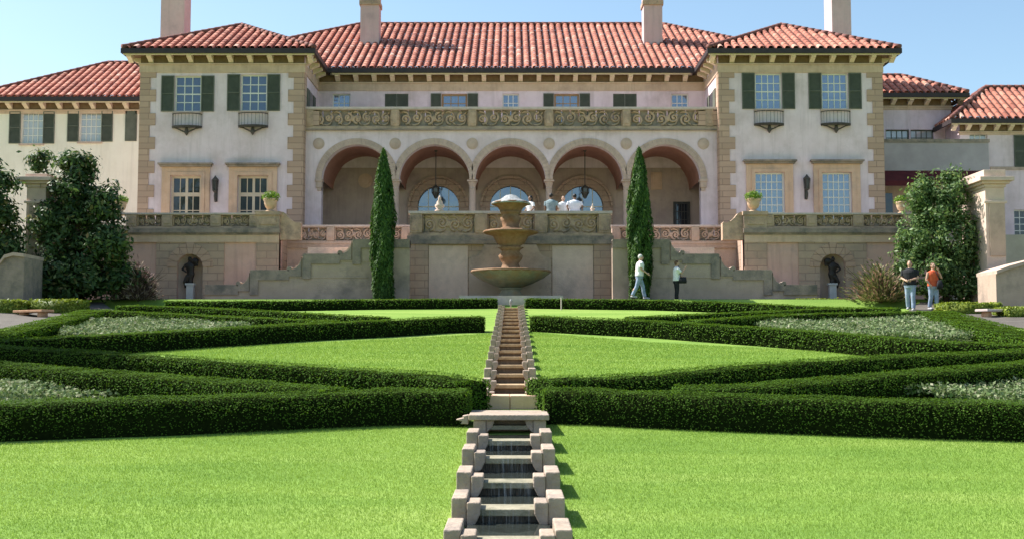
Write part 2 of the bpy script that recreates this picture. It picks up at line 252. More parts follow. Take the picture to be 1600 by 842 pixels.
# ------------------------------------------------------------------ mesh building
class MB:
    def __init__(s): s.v = []; s.f = []; s.uv = []
    def add(s, vs, fs):
        o = len(s.v); s.v += [tuple(v) for v in vs]; s.f += [tuple(i+o for i in f) for f in fs]; return s
    def box(s, x0, x1, y0, y1, z0, z1):
        x0, x1 = min(x0, x1), max(x0, x1); y0, y1 = min(y0, y1), max(y0, y1); z0, z1 = min(z0, z1), max(z0, z1)
        return s.add([(x0,y0,z0),(x1,y0,z0),(x1,y1,z0),(x0,y1,z0),(x0,y0,z1),(x1,y0,z1),(x1,y1,z1),(x0,y1,z1)],
              [(0,3,2,1),(4,5,6,7),(0,1,5,4),(1,2,6,5),(2,3,7,6),(3,0,4,7)])
    def prism(s, poly, y0, y1):          # poly in XZ, counter-clockwise seen from -Y
        n = len(poly)
        vs = [(x, y0, z) for x, z in poly]+[(x, y1, z) for x, z in poly]
        fs = [tuple(range(n)), tuple(range(2*n-1, n-1, -1))]+[(i, i+n, (i+1) % n+n, (i+1) % n) for i in range(n)]
        return s.add(vs, fs)
    def slab(s, poly, z0, z1):           # poly in XY
        n = len(poly)
        vs = [(x, y, z0) for x, y in poly]+[(x, y, z1) for x, y in poly]
        fs = [tuple(range(n-1, -1, -1)), tuple(range(n, 2*n))]+[(i, (i+1) % n, (i+1) % n+n, i+n) for i in range(n)]
        return s.add(vs, fs)
    def tube(s, pts, radii, n=8, caps=True):
        pts = [Vector(p) for p in pts]
        if not isinstance(radii, (list, tuple)): radii = [radii]*len(pts)
        vs = []; ref = None
        for i, p in enumerate(pts):
            t = (pts[min(i+1, len(pts)-1)]-pts[max(i-1, 0)]).normalized()
            if ref is None:
                ref = Vector((1, 0, 0)) if abs(t.x) < 0.8 else Vector((0, 1, 0))
            a = (ref-t*ref.dot(t)).normalized(); b = t.cross(a); ref = a
            for k in range(n):
                w = 2*PI*k/n; vs.append(p+(a*math.cos(w)+b*math.sin(w))*radii[i])
        fs = []
        for i in range(len(pts)-1):
            for k in range(n):
                fs.append((i*n+k, i*n+(k+1) % n, (i+1)*n+(k+1) % n, (i+1)*n+k))
        if caps:
            fs.append(tuple(range(n-1, -1, -1))); fs.append(tuple(range((len(pts)-1)*n, len(pts)*n)))
        return s.add(vs, fs)
    def lathe(s, cx, cy, prof, n=24, sx=1, sy=1, wave=0, lobes=8):
        vs = []
        for r, z in prof:
            for k in range(n):
                w = 2*PI*k/n; rr = r*(1+wave*abs(math.cos(lobes*w/2)))
                vs.append((cx+sx*rr*math.cos(w), cy+sy*rr*math.sin(w), z))
        fs = []
        for i in range(len(prof)-1):
            for k in range(n): fs.append((i*n+k, i*n+(k+1) % n, (i+1)*n+(k+1) % n, (i+1)*n+k))
        fs.append(tuple(range(n-1, -1, -1))); fs.append(tuple(range((len(prof)-1)*n, len(prof)*n)))
        return s.add(vs, fs)
    def loft(s, rings, n=16):            # rings: (cx, cy, z, rx, ry)
        vs = []
        for cx, cy, z, rx, ry in rings:
            for k in range(n):
                w = 2*PI*k/n; vs.append((cx+rx*math.cos(w), cy+ry*math.sin(w), z))
        fs = []
        for i in range(len(rings)-1):
            for k in range(n): fs.append((i*n+k, i*n+(k+1) % n, (i+1)*n+(k+1) % n, (i+1)*n+k))
        fs.append(tuple(range(n-1, -1, -1))); fs.append(tuple(range((len(rings)-1)*n, len(rings)*n)))
        return s.add(vs, fs)
    def ball(s, c, rx, ry=None, rz=None, n=14, m=9):
        ry = ry or rx; rz = rz or rx
        prof = []
        vs = []
        for i in range(m):
            th = PI*(i+0.02)/(m-0.96) if m > 1 else 0
            th = min(max(th, 0.05), PI-0.05)
            for k in range(n):
                w = 2*PI*k/n
                vs.append((c[0]+rx*math.sin(th)*math.cos(w), c[1]+ry*math.sin(th)*math.sin(w), c[2]-rz*math.cos(th)))
        fs = []
        for i in range(m-1):
            for k in range(n): fs.append((i*n+k, i*n+(k+1) % n, (i+1)*n+(k+1) % n, (i+1)*n+k))
        fs.append(tuple(range(n-1, -1, -1))); fs.append(tuple(range((m-1)*n, m*n)))
        return s.add(vs, fs)
OFF = {}
def root_off(o):
    while o is not None:
        if o.name in OFF: return OFF[o.name]
        o = o.parent
    return Vector((0, 0, 0))
def link(name, me, m, parent=None, smooth=False):
    o = bpy.data.objects.new(name, me); COL.objects.link(o)
    if m is not None and not me.materials: me.materials.append(m)
    if smooth and len(me.polygons): me.polygons.foreach_set('use_smooth', [True]*len(me.polygons))
    if parent is not None: o.parent = parent
    return o
def obj(name, mb, m, parent=None, smooth=False, bevel=0, remesh=0):
    off = root_off(parent)
    me = bpy.data.meshes.new(name)
    me.from_pydata([(v[0]-off[0], v[1]-off[1], v[2]-off[2]) for v in mb.v], [], mb.f)
    me.update()
    o = link(name, me, m, parent, smooth)
    if remesh:
        r = o.modifiers.new('remesh', 'REMESH'); r.mode = 'VOXEL'; r.voxel_size = remesh; r.use_smooth_shade = True
    if bevel:
        b = o.modifiers.new('bevel', 'BEVEL'); b.width = bevel; b.segments = 2; b.limit_method = 'ANGLE'
    return o
def tag(o, label=None, cat=None, group=None, kind=None):
    if label: o['label'] = label
    if cat: o['category'] = cat
    if group: o['group'] = group
    if kind: o['kind'] = kind
    return o
def thing(name, label, cat, loc=(0, 0, 0), rz=0, group=None, world=True):
    o = bpy.data.objects.new(name, None); COL.objects.link(o); o.empty_display_size = 0.3
    o.location = loc; o.rotation_euler = (0, 0, rz)
    OFF[o.name] = Vector(loc) if world else Vector((0, 0, 0))
    return tag(o, label, cat, group, 'thing')
def quads_mesh(name, V, m, parent=None, extra=None, k=4, core=None):
    """V: (n,k,3) array of separate polygons, plus an optional MB core"""
    off = np.array(root_off(parent)); n = len(V)
    V = V.reshape(-1, 3)-off
    F_ = np.arange(n*k, dtype=np.int32)
    starts = np.arange(n, dtype=np.int32)*k; tot = np.full(n, k, np.int32)
    if extra is not None and len(extra.v):
        ev = np.array(extra.v, float)-off; base = len(V)
        V = np.vstack([V, ev]); li = []; st = []; tt = []; c = n*k
        for f in extra.f:
            st.append(c); tt.append(len(f)); li += [i+base for i in f]; c += len(f)
        F_ = np.concatenate([F_, np.array(li, np.int32)]); starts = np.concatenate([starts, np.array(st, np.int32)]); tot = np.concatenate([tot, np.array(tt, np.int32)])
    me = bpy.data.meshes.new(name)
    me.vertices.add(len(V)); me.vertices.foreach_set('co', V.astype(np.float32).ravel())
    me.loops.add(len(F_)); me.loops.foreach_set('vertex_index', F_.astype(np.int32))
    me.polygons.add(len(starts)); me.polygons.foreach_set('loop_start', starts.astype(np.int32))
    if core is not None and extra is not None:
        me.materials.append(m); me.materials.append(core)
        mi = np.zeros(len(starts), np.int32); mi[n:] = 1
        me.polygons.foreach_set('material_index', mi)
    me.update(calc_edges=True)
    return link(name, me, m, parent)
def unit(a): return a/np.maximum(np.linalg.norm(a, axis=1, keepdims=True), 1e-9)
def leaves(P, Nrm, ln, wd, jit=0.8, up=None):
    """pointed leaf quads at points P, roughly facing Nrm"""
    n = len(P)
    Nn = unit(Nrm+jit*rng.normal(size=(n, 3)))
    D = rng.normal(size=(n, 3))
    if up is not None: D = D*0.45+np.array(up)
    D = unit(D-Nn*np.sum(D*Nn, 1, keepdims=True)); W = np.cross(Nn, D)
    s = rng.uniform(0.65, 1.3, (n, 1)); l = ln*s; w = wd*s
    return np.stack([P-D*l*.5, P+W*w*.5-D*l*.05, P+D*l*.5, P-W*w*.5-D*l*.05], 1)
# ------------------------------------------------------------------ setting: ground
ys = sorted([-400, -60, -12]+[float(y) for y in np.arange(-10, 43.5, 2.0)]+[7.3, 7.31, 14.6, 14.61, 16.9, 16.91, 42.9, 42.91, 43.6, 44.1, 47, 60, 120, 2500])
xs = [-2500, -200, -60, -30, -15, -8, -3, -.37, -.36, 0, .36, .37, 3, 8, 15, 30, 60, 200, 2500]
g = MB(); W_ = len(xs)
g.v = [(x, y, gz(y)-(.7 if abs(x) < .365 and (7.305 < y < 14.605 or 16.905 < y < 42.905) else 0)) for y in ys for x in xs]
g.f = [(j*W_+i, j*W_+i+1, (j+1)*W_+i+1, (j+1)*W_+i) for j in range(len(ys)-1) for i in range(W_-1)]
tag(obj('lawn', g, M['lawn']), 'sloping mown lawn between the hedges', 'lawn', kind='structure')
w = MB(); w.box(-24, 24, 44.15, 47.6, GW-0.06, GW+0.012)
tag(obj('walkway', w, M['path']), 'paved walkway along the foot of the terrace walls', 'path', kind='structure')
# garden paths outside the parterre
for sgn, nm in ((-1, 'left'), (1, 'right')):
    p = MB()
    pts = [(sgn*15.6, 43.9), (sgn*13.9, 40.5), (sgn*13.9, 34), (sgn*15.4, 30), (sgn*15.4, 24), (sgn*24, 24), (sgn*24, 43.9)]
    vs = [(x, y, gz(y)+0.02) for x, y in pts]
    p.add(vs, [tuple(range(7)) if sgn > 0 else tuple(range(6, -1, -1))])
    tag(obj('garden_path', p, M['path']), 'paved garden path on the far %s beyond the clipped hedges' % nm, 'path', kind='structure')
t = MB(); t.box(-40, 40, 49.3, 90, GW-.3, FL); t.box(xx(637, 47.4, 360), xx(957, 47.4, 360), 47.6, 49.3, GW-.3, FL-.01)
for sg in (-1, 1): t.box(sg*9.7, sg*26, 47.9, 49.3, GW-.3, FL-.01)
tag(obj('terrace_floor', t, M['terr']), 'raised terrace the villa stands on', 'terrace', kind='structure')
# ------------------------------------------------------------------ MANSION
YW, YC, YA = 53.0, 56.8, 53.4
mansion = thing('mansion', 'pinkish stucco villa with red tiled roofs and an arched loggia above the terrace', 'mansion', (0, 53, FL))
def wall_holes(mb, x0, x1, z0, z1, holes, y, depth=0.22):
    X = sorted({x0, x1, *[h[0] for h in holes], *[h[1] for h in holes]}); Z = sorted({z0, z1, *[h[2] for h in holes], *[h[3] for h in holes]})
    for i in range(len(X)-1):
        for j in range(len(Z)-1):
            cx, cz = (X[i]+X[i+1])/2, (Z[j]+Z[j+1])/2
            if any(h[0] < cx < h[1] and h[2] < cz < h[3] for h in holes): continue
            mb.add([(X[i], y, Z[j]), (X[i+1], y, Z[j]), (X[i+1], y, Z[j+1]), (X[i], y, Z[j+1])], [(0, 1, 2, 3)])
    for a, b, c, d in holes:
        mb.add([(a,y,c),(b,y,c),(b,y,d),(a,y,d),(a,y+depth,c),(b,y+depth,c),(b,y+depth,d),(a,y+depth,d)],
               [(0,4,5,1),(1,5,6,2),(2,6,7,3),(3,7,4,0)])
def window(parent, hole, y, nx, nz, pane='pane', frame='frame', shutters=None, sill=True, fw=0.06, depth=0.22, cross=False, closed=False, mid=False):
    a, b, c, d = hole; yf = y+depth-0.10
    m = MB()
    e = 0.002
    m.box(a+e, a+fw, yf, yf+.07, c+e, d-e); m.box(b-fw, b-e, yf, yf+.07, c+e, d-e); m.box(a+fw, b-fw, yf, yf+.07, c+e, c+fw); m.box(a+fw, b-fw, yf, yf+.07, d-fw, d-e)
    ia, ib, ic, id_ = a+fw, b-fw, c+fw, d-fw
    for i in range(1, nx):
        x = ia+(ib-ia)*i/nx; t = .06 if (cross and i == nx//2) else .02
        m.box(x-t, x+t, yf+.012, yf+.055, ic, id_)
    for j in range(1, nz):
        z = ic+(id_-ic)*j/nz; t = .02
        if mid and j == nz//2: t = .03
        if cross and j == nz-1: t = .09
        m.box(ia, ib, yf+.015, yf+.052, z-t, z+t)
    w = obj('window', m, M[frame], parent)
    p = MB(); p.box(ia-.01, ib+.01, yf+.035, yf+.048, ic-.01, id_+.01)
    obj('pane', p, M[pane], w)
    if sill:
        s = MB(); s.box(a-.08, b+.08, y-.09, y+.05, c-.09, c-.003); obj('sill', s, M['stonelight'], w)
    if shutters:
        sw = shutters
        for sg in (-1, 1):
            if closed: x0, x1 = ((a+b)/2-(b-a)/2+.01, (a+b)/2-.008) if sg < 0 else ((a+b)/2+.008, b-.01)
            else: x0, x1 = (a-sw-.02, a-.02) if sg < 0 else (b+.02, b+sw+.02)
            yy = y+.03 if closed else y-.055
            s = MB()
            f = .05
            s.box(x0, x0+f, yy, yy+.05, c, d); s.box(x1-f, x1, yy, yy+.05, c, d)
            for zc in (c, (c+d)/2-f/2, d-f): s.box(x0+f, x1-f, yy, yy+.05, zc+.001, zc+f-.001)
            z = c+f+.02
            while z < d-f-.03:
                s.add([(x0+f, yy+.01, z), (x1-f, yy+.01, z), (x1-f, yy+.04, z+.05), (x0+f, yy+.04, z+.05)], [(0, 1, 2, 3)]); z += .055
            s.box(x0+f, x1-f, yy+.042, yy+.049, c+f, d-f)
            obj('shutter', s, M['shutter'], w)
    return w
def hole_px(px0, py0, px1, py1, Y):
    pm = (py0+py1)/2
    return (xx(px0, Y, pm), xx(px1, Y, pm), zz(py1, Y), zz(py0, Y))
# roof slope with real barrel tiles
def slope(mb, A, B, n, R, rise, hipA=True, hipB=True, pitch=0.385, course=0.42):
    A = Vector(A); B = Vector(B); e = (B-A); L_ = e.length; e.normalize(); n = Vector(n)
    cols = max(2, round(L_/pitch)); pw = L_/cols; seg = 8
    us = []; hs = []
    for c in range(cols):
        for k in range(seg):
            u = (c+k/seg)*pw; t = k/seg
            us.append((u, c+t))
            hs.append(0.115*math.sqrt(max(0, 1-((t-.5)/.37)**2)) if abs(t-.5) < .37 else -0.04)
    us.append((L_, cols)); hs.append(-.03)
    nc = math.ceil(R/course)
    base = len(mb.v)
    def run(u):
        r = R
        if hipA: r = min(r, u)
        if hipB: r = min(r, L_-u)
        return r
    for j in range(nc):
        r0, r1 = j*course, (j+1)*course
        idx = []
        for (u, uc), h in zip(us, hs):
            rm = run(u); a = min(r0, rm); b = min(r1, rm)
            row = []
            for r_, lift in ((a, .02), (b, 0.0)):
                p = A+e*u+n*r_; p.z += r_*rise+h+lift
                row.append(len(mb.v)); mb.v.append(tuple(p)); mb.uv.append((uc, r_/course+j*0.0001 if r_ == a else r_/course-.001))
            idx.append((row, b-a > 1e-4))
        for i in range(len(idx)-1):
            if idx[i][1] or idx[i+1][1]:
                (a0, a1), _ = idx[i]; (b0, b1), _ = idx[i+1]
                mb.f.append((a0, b0, b1, a1))
def roof_obj(name, mb, parent):
    o = obj(name, mb, M['tile'], parent)
    me = o.data; uvl = me.uv_layers.new(name='UVMap')
    uv = np.array(mb.uv, np.float32); li = np.empty(len(me.loops), np.int32); me.loops.foreach_get('vertex_index', li)
    uvl.data.foreach_set('uv', uv[li].ravel())
    return o
def caps(mb, p, q):
    p = Vector(p); q = Vector(q); n = max(2, int((q-p).length/0.38))
    for i in range(n):
        a = p.lerp(q, i/n); b = p.lerp(q, (i+1)/n)
        mb.tube([a, b], [.13, .105], 8)
RISE = 0.523; OV = 0.58
ZE = E+13.83         # eave height
def hip_roof(parent, x0, x1, y0, y1, z, R=None, rise=RISE, sides='FLR', fascia=.25):
    """eave rectangle x0..x1, y0 (front)..y1; hips at 45 degrees in plan"""
    Wd = x1-x0; Rm = min(Wd, y1-y0)/2 if R is None else R
    m = MB(); m.uv = []
    slope(m, (x0, y0, z), (x1, y0, z), (0, 1, 0), min(Rm, (y1-y0)/2), rise, True, True)
    slope(m, (x1, y0, z), (x1, y1, z), (-1, 0, 0), min(Rm, Wd/2), rise, True, True)
    slope(m, (x0, y1, z), (x0, y0, z), (1, 0, 0), min(Rm, Wd/2), rise, True, True)
    slope(m, (x1, y1, z), (x0, y1, z), (0, -1, 0), min(Rm, (y1-y0)/2), rise, True, True)
    o = roof_obj('roof', m, parent)
    c = MB(); r = Rm; zt = z+r*rise+.06; zb = z+.08
    if Wd <= y1-y0:
        a, b = (x0+r, y0+r, zt), (x0+r, y1-r, zt)
        for p, q in (((x0, y0, zb), a), ((x1, y0, zb), a), ((x0, y1, zb), b), ((x1, y1, zb), b)): caps(c, p, q)
    else:
        a, b = (x0+r, y0+r, zt), (x1-r, y0+r, zt)
        for p, q in (((x0, y0, zb), a), ((x0, y1, zb), a), ((x1, y0, zb), b), ((x1, y1, zb), b)): caps(c, p, q)
    caps(c, a, b)
    obj('ridge_tiles', c, M['ridge'], o, True)
    gt = MB(); gz0 = z-fascia+.03
    gt.box(x0-.05, x1+.05, y0-.07, y0+.05, gz0, z+.0); gt.box(x0-.05, x0+.05, y0+.053, y1, gz0+.002, z-.002); gt.box(x1-.05, x1+.05, y0+.053, y1, gz0+.002, z-.002)
    obj('gutter', gt, M['gutter'], o)
    return o
def eaves(parent, x0, x1, y0, ywall, z, xw0, xw1, step=0.9, side=None, sy1=None, frh=.42, skip=None):
    """soffit, frieze band and brackets along a front eave; side: list of (xedge, xwall) to run backwards to sy1"""
    zb = z-.23
    s = MB(); s.box(x0+.06, x1-.06, y0+.06, ywall+.02, zb+.02, zb+.06)
    for xe, xw in (side or []): s.box(min(xe, xw)+.06 if xe < xw else xw-.02, xw+.02 if xe < xw else xe-.06, ywall+.024, sy1, zb+.022, zb+.058)
    s.box(xw0, xw1, ywall-.02, ywall+.03, zb-.335, zb+.018)  # dark strip on the wall between brackets, eave shade put into its colour
    o = obj('eave', s, M['soffit'], parent)
    f = MB(); f.box(xw0-.05, xw1+.05, ywall-.05, ywall+.03, zb-.34-frh, zb-.34); f.box(xw0-.09, xw1+.09, ywall-.10, ywall+.03, zb-.40, zb-.335)
    for xe, xw in (side or []):
        sg = 1 if xe > xw else -1
        f.box(xw-.03*sg, xw+.05*sg, ywall+.034, sy1, zb-.342-frh, zb-.342)
    obj('frieze', f, M['frieze'], o)
    fb = MB(); fb.box(x0+.02, x1-.02, y0+.055, y0+.1, zb-.05, zb+.018); obj('fascia', fb, M['bracket'], o)
    def br_mesh():
        b = MB(); d = ywall-y0-.12
        b.add([(-.11, -d, 0), (.11, -d, 0), (.11, -.02, 0), (-.11, -.02, 0), (-.11, -d, -.13), (.11, -d, -.13), (.11, -d*.55, -.2), (-.11, -d*.55, -.2), (.11, -.02, -.325), (-.11, -.02, -.325)],
              [(0, 1, 2, 3), (0, 4, 5, 1), (4, 7, 6, 5), (7, 9, 8, 6), (9, 3, 2, 8), (0, 3, 9, 7, 4), (1, 5, 6, 8, 2)])
        me = bpy.data.meshes.new('bracket'); me.from_pydata(b.v, [], b.f); me.update(); me.materials.append(M['bracket']); return me
    me = br_mesh(); off = root_off(parent)
    n = max(2, round((x1-x0-.5)/step))
    for i in range(n+1):
        x = x0+.25+(x1-x0-.5)*i/n
        if skip and skip(x): continue
        b = link('bracket', me, None, o); b.location = Vector((x, ywall, zb+.018))-off
    for xe, xw in (side or []):
        k = max(1, round((sy1-ywall-.3)/step))
        for i in range(k):
            y = ywall+.5+i*step
            if y > sy1-.2: break
            b = link('bracket', me, None, o); b.location = Vector((xw, y, zb+.018))-off; b.rotation_euler = (0, 0, PI/2 if xe > xw else -PI/2)
    return o
# wings ----------------------------------------------------------
XW1 = (xx(1379.5, YW, 210)-xx(217, YW, 210))/2; XW0 = (xx(1125, YW, 230)-xx(475, YW, 230))/2
def quoins(mb, xa, sg, z0, z1, y):
    z = z0; k = 0
    while z < z1-.05:
        w_ = 0.74 if k % 2 == 0 else 0.48
        h = min(.56, z1-z)
        a, b = (xa, xa+sg*w_)
        mb.box(a, b, y-.035, y+.03, z, z+h-.004)
        z += .56; k += 1
ZFR = ZE-.23-.34-.42
WIN_UP = {-1: [(273, 119, 314, 175), (376, 117, 417, 174)], 1: [(1180, 115, 1221, 171), (1284, 115, 1325, 171)]}
WIN_LO = {-1: [(266, 275, 314, 375), (371, 275, 419, 375)], 1: [(1180, 270, 1226, 375), (1285, 270, 1331, 375)]}
wl_px = {-1: (338, 276, 316), 1: (1259, 274, 312)}
for sg in (-1, 1):
    xa, xb = (-XW1, -XW0) if sg < 0 else (XW0, XW1)
    up = [hole_px(*h, YW) for h in WIN_UP[sg]]; lo = [hole_px(*h, YW) for h in WIN_LO[sg]]
    lo = [(a, b, FL+.02, d) for a, b, c, d in lo]
    m = MB(); wall_holes(m, xa, xb, FL-.4, ZE-.1, up+lo, YW)
    xi, xo = (xb, xa) if sg < 0 else (xa, xb)
    # inner and outer side walls
    m.add([(xi, YW, FL-.4), (xi, 66, FL-.4), (xi, 66, ZE-.1), (xi, YW, ZE-.1)], [(0, 1, 2, 3) if sg < 0 else (3, 2, 1, 0)])
    m.add([(xo, YW, FL-.4), (xo, 66, FL-.4), (xo, 66, ZE-.1), (xo, YW, ZE-.1)], [(3, 2, 1, 0) if sg < 0 else (0, 1, 2, 3)])
    obj('wing_wall', m, M['stucco'], mansion)
    for s2, x in ((-1, xa), (1, xb)):
        q = MB(); quoins(q, x+.005*s2, -s2, FL, ZFR, YW); q.box(x, x+.035*s2, YW+.032, YW+.55, FL, ZFR)
        obj('quoins', q, M['quoin'], mansion)
    for h in up:
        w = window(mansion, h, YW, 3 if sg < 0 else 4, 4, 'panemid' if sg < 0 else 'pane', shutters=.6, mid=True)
        # iron balconette under the sill
        a, b, c, d = h; cx = (a+b)/2; b_ = MB(); hw = .68
        def arc(z, r=1.0): return [(cx+hw*math.sin(t)*r, YW-.02-.34*math.cos(t)*r, z) for t in np.linspace(-PI/2, PI/2, 15)]
        zt, zb_ = c-.14, c-.72
        b_.tube(arc(zt), .022, 6); b_.tube(arc(zb_), .03, 6); b_.tube(arc(zb_-.05, .98), .03, 6)
        for t in np.linspace(-PI/2, PI/2, 13): b_.tube([(cx+hw*math.sin(t), YW-.02-.34*math.cos(t), zb_), (cx+hw*math.sin(t), YW-.02-.34*math.cos(t), zt)], .008, 5)
        b_.slab([(p[0], p[1]) for p in arc(0)], zb_-.045, zb_-.02)
        for s3 in (-1, 1):
            b_.tube([(cx+s3*.62, YW-.06, zb_-.04), (cx+s3*.42, YW-.12, zb_-.10), (cx+s3*.22, YW-.14, zb_-.2), (cx+s3*.05, YW-.12, zb_-.27)], .035, 6)
        b_.tube([(cx, YW-.12, zb_-.05), (cx, YW-.12, zb_-.22), (cx, YW-.1, zb_-.3), (cx, YW-.08, zb_-.42)], [.06, .09, .10, .02], 8)
        obj('balconette', b_, M['iron'], mansion)
    for k, h in enumerate(lo):
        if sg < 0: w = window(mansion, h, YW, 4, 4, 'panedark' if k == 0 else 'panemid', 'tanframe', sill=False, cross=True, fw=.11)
        else: w = window(mansion, h, YW, 5, 9, 'pane', 'frame', sill=False, fw=.07)
        a, b, c, d = h; s = MB(); t_ = .40
        s.box(a-t_, a-.003, YW-.08, YW+.05, FL, d+t_); s.box(b+.003, b+t_, YW-.08, YW+.05, FL, d+t_); s.box(a-.003, b+.003, YW-.08, YW+.05, d+.003, d+t_)
        s.box(a-.17, a-.004, YW-.115, YW-.08, FL, d+.16); s.box(b+.004, b+.17, YW-.115, YW-.08, FL, d+.16); s.box(a-.004, b+.004, YW-.115, YW-.08, d+.01, d+.16)
        obj('stone_surround', s, M['surround'], w)
        cn = MB(); cn.box(a-t_-.08, b+t_+.08, YW-.22, YW+.03, d+t_+.003, d+t_+.09); cn.box(a-t_-.15, b+t_+.15, YW-.3, YW+.03, d+t_+.093, d+t_+.17)
        obj('hood_moulding', cn, M['coping'], w)
    oa, ob = (.69, .56) if sg < 0 else (.56, .69)
    hip_roof(mansion, xa-oa, xb+ob, YW-OV, 72, ZE)
    inner = (xi+(.56 if sg < 0 else -.56), xi)
    outer = (xo-(.69 if sg < 0 else -.69), xo)
    eaves(mansion, xa-oa, xb+ob, YW-OV, YW, ZE, xa, xb, .9, [inner, outer], YC if True else 60)
    # shuttered window on the inner return
    w = MB(); w.box(xi, xi-sg*.03, 54.37, 55.33, ZE-3.3, ZE-1.55)
    wo = obj('window', w, M['panedark'], mansion); 
    for y0, y1 in ((53.75, 54.35), (55.35, 55.95)):
        s = MB(); s.box(xi, xi-sg*.05, y0, y1, ZE-3.3, ZE-1.55); obj('shutter', s, M['shutter'], wo)
# central block --------------------------------------------------
ups = [((519, 147, 547, 200), 'w'), ((601, 147, 638, 200), 'c'), ((690, 147, 730, 200), 's'), ((785, 147, 811, 200), 'w'), ((866, 147, 905, 200), 's'), ((958, 147, 995, 200), 'c'), ((1049, 147, 1076, 200), 'w')]
hs = [hole_px(*h, YC) for h, k in ups]
m = MB(); wall_holes(m, -XW0-.02, XW0+.02, FL+4.2, ZE-.1, hs, YC)
obj('upper_wall', m, M['stucco'], mansion)
for h, (_, k) in zip(hs, ups):
    if k == 'w': window(mansion, h, YC, 3, 4, 'pane')
    elif k == 'c': window(mansion, h, YC, 2, 2, 'panedark', shutters=.5, closed=True)
    else: window(mansion, h, YC, 3, 4, 'pane', 'bronzeframe', shutters=.52, fw=.09)
eaves(mansion, -XW0+.75, XW0-.75, YC-OV, YC, ZE-.004, -XW0+.06, XW0-.06, .93)
croof = hip_roof(mansion, -17.9, 17.9, YC-OV, YC-OV+18.4, ZE+.004)
# chimneys
def chimney(px0, px1, pybase, Y, d, depth=None, top=-60, m='chimney', cap=True):
    x0, x1 = xx(px0, Y, 30), xx(px1, Y, 30); zt = zz(top, Y)
    c = MB(); dy = depth or (x1-x0)
    c.box(x0, x1, Y, Y+dy, zz(pybase, Y)-2, zt)
    o = obj('chimney', c, M[m], croof)
    if cap:
        k = MB(); k.box(x0-.1, x1+.1, Y-.1, Y+dy+.1, zt-.003, zt+.3); obj('chimney_cap', k, M['stone'], o); k = MB(); k.box(x0-.06, x1+.06, Y-.06, Y+dy+.06, zz(8, Y), zz(1, Y))
        obj('chimney_cap', k, M['stone'], o)
chimney(563, 592, 64, 61.0, 1.0); chimney(1006, 1035, 64, 61.0, 1.0)
chimney(251, 288, 60, 60.0, 2.0, 1.2, -30, cap=False); chimney(1300, 1330, 50, 60.5, 1.2, 1.5, -40, cap=False)
# loggia ----------------------------------------------------------
ACX = [xx(p, YA, 281) for p in (557.5, 678.5, 797.5, 918.5, 1040)]
ZSP = zz(281, YA); RA = ACX[1]-ACX[0]; RA = RA/2-.165
ZB0 = zz(203, YA); ZB1 = zz(168, YA)
NA = 24
def arch_pts(cx, r, zs, n=NA): return [(cx+r*math.cos(PI-PI*i/n), zs+r*math.sin(PI*i/n)) for i in range(n+1)]
poly = [(-XW0, ZSP), (-XW0, FL)]
poly = [(XW0-.01, ZB0), (-XW0+.01, ZB0), (-XW0+.01, FL), (ACX[0]-RA, FL)]
for k, cx in enumerate(ACX):
    poly += arch_pts(cx, RA, ZSP)
poly += [(ACX[-1]+RA, FL), (XW0-.01, FL)]
poly = poly[::1]
m = MB(); m.prism(poly[::-1] if False else poly, YA, YA+.45)
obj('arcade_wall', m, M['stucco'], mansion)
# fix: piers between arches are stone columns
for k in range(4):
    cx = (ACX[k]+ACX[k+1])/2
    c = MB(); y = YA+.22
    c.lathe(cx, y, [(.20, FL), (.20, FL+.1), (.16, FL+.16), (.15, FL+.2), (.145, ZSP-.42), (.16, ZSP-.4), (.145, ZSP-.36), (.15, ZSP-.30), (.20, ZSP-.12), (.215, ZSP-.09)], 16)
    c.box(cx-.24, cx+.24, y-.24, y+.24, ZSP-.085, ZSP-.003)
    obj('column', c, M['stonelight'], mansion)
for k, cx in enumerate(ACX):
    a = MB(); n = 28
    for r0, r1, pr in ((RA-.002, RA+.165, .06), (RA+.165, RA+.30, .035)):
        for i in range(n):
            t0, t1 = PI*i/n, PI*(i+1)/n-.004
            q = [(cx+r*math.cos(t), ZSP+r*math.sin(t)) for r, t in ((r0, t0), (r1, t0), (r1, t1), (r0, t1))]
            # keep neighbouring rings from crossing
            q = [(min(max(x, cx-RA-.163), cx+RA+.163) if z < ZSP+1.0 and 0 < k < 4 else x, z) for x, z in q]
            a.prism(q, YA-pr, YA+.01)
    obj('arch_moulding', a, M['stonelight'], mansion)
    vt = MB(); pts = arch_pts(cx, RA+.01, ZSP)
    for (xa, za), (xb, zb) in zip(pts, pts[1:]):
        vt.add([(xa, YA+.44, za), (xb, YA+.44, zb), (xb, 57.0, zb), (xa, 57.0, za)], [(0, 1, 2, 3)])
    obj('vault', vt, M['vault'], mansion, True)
for sx, cx in ((-1, ACX[0]-RA), (1, ACX[-1]+RA)):
    c = MB(); c.box(cx-.30 if sx < 0 else cx-.06, cx+.06 if sx < 0 else cx+.30, YA-.14, YA+.3, ZSP-.1, ZSP+.02)
    c.box(cx-.26 if sx < 0 else cx-.03, cx+.03 if sx < 0 else cx+.26, YA-.11, YA+.28, ZSP-.38, ZSP-.103)
    c.box(cx-.2 if sx < 0 else cx, cx if sx < 0 else cx+.2, YA-.07, YA+.25, ZSP-.52, ZSP-.383)
    obj('corbel', c, M['stonelight'], mansion)
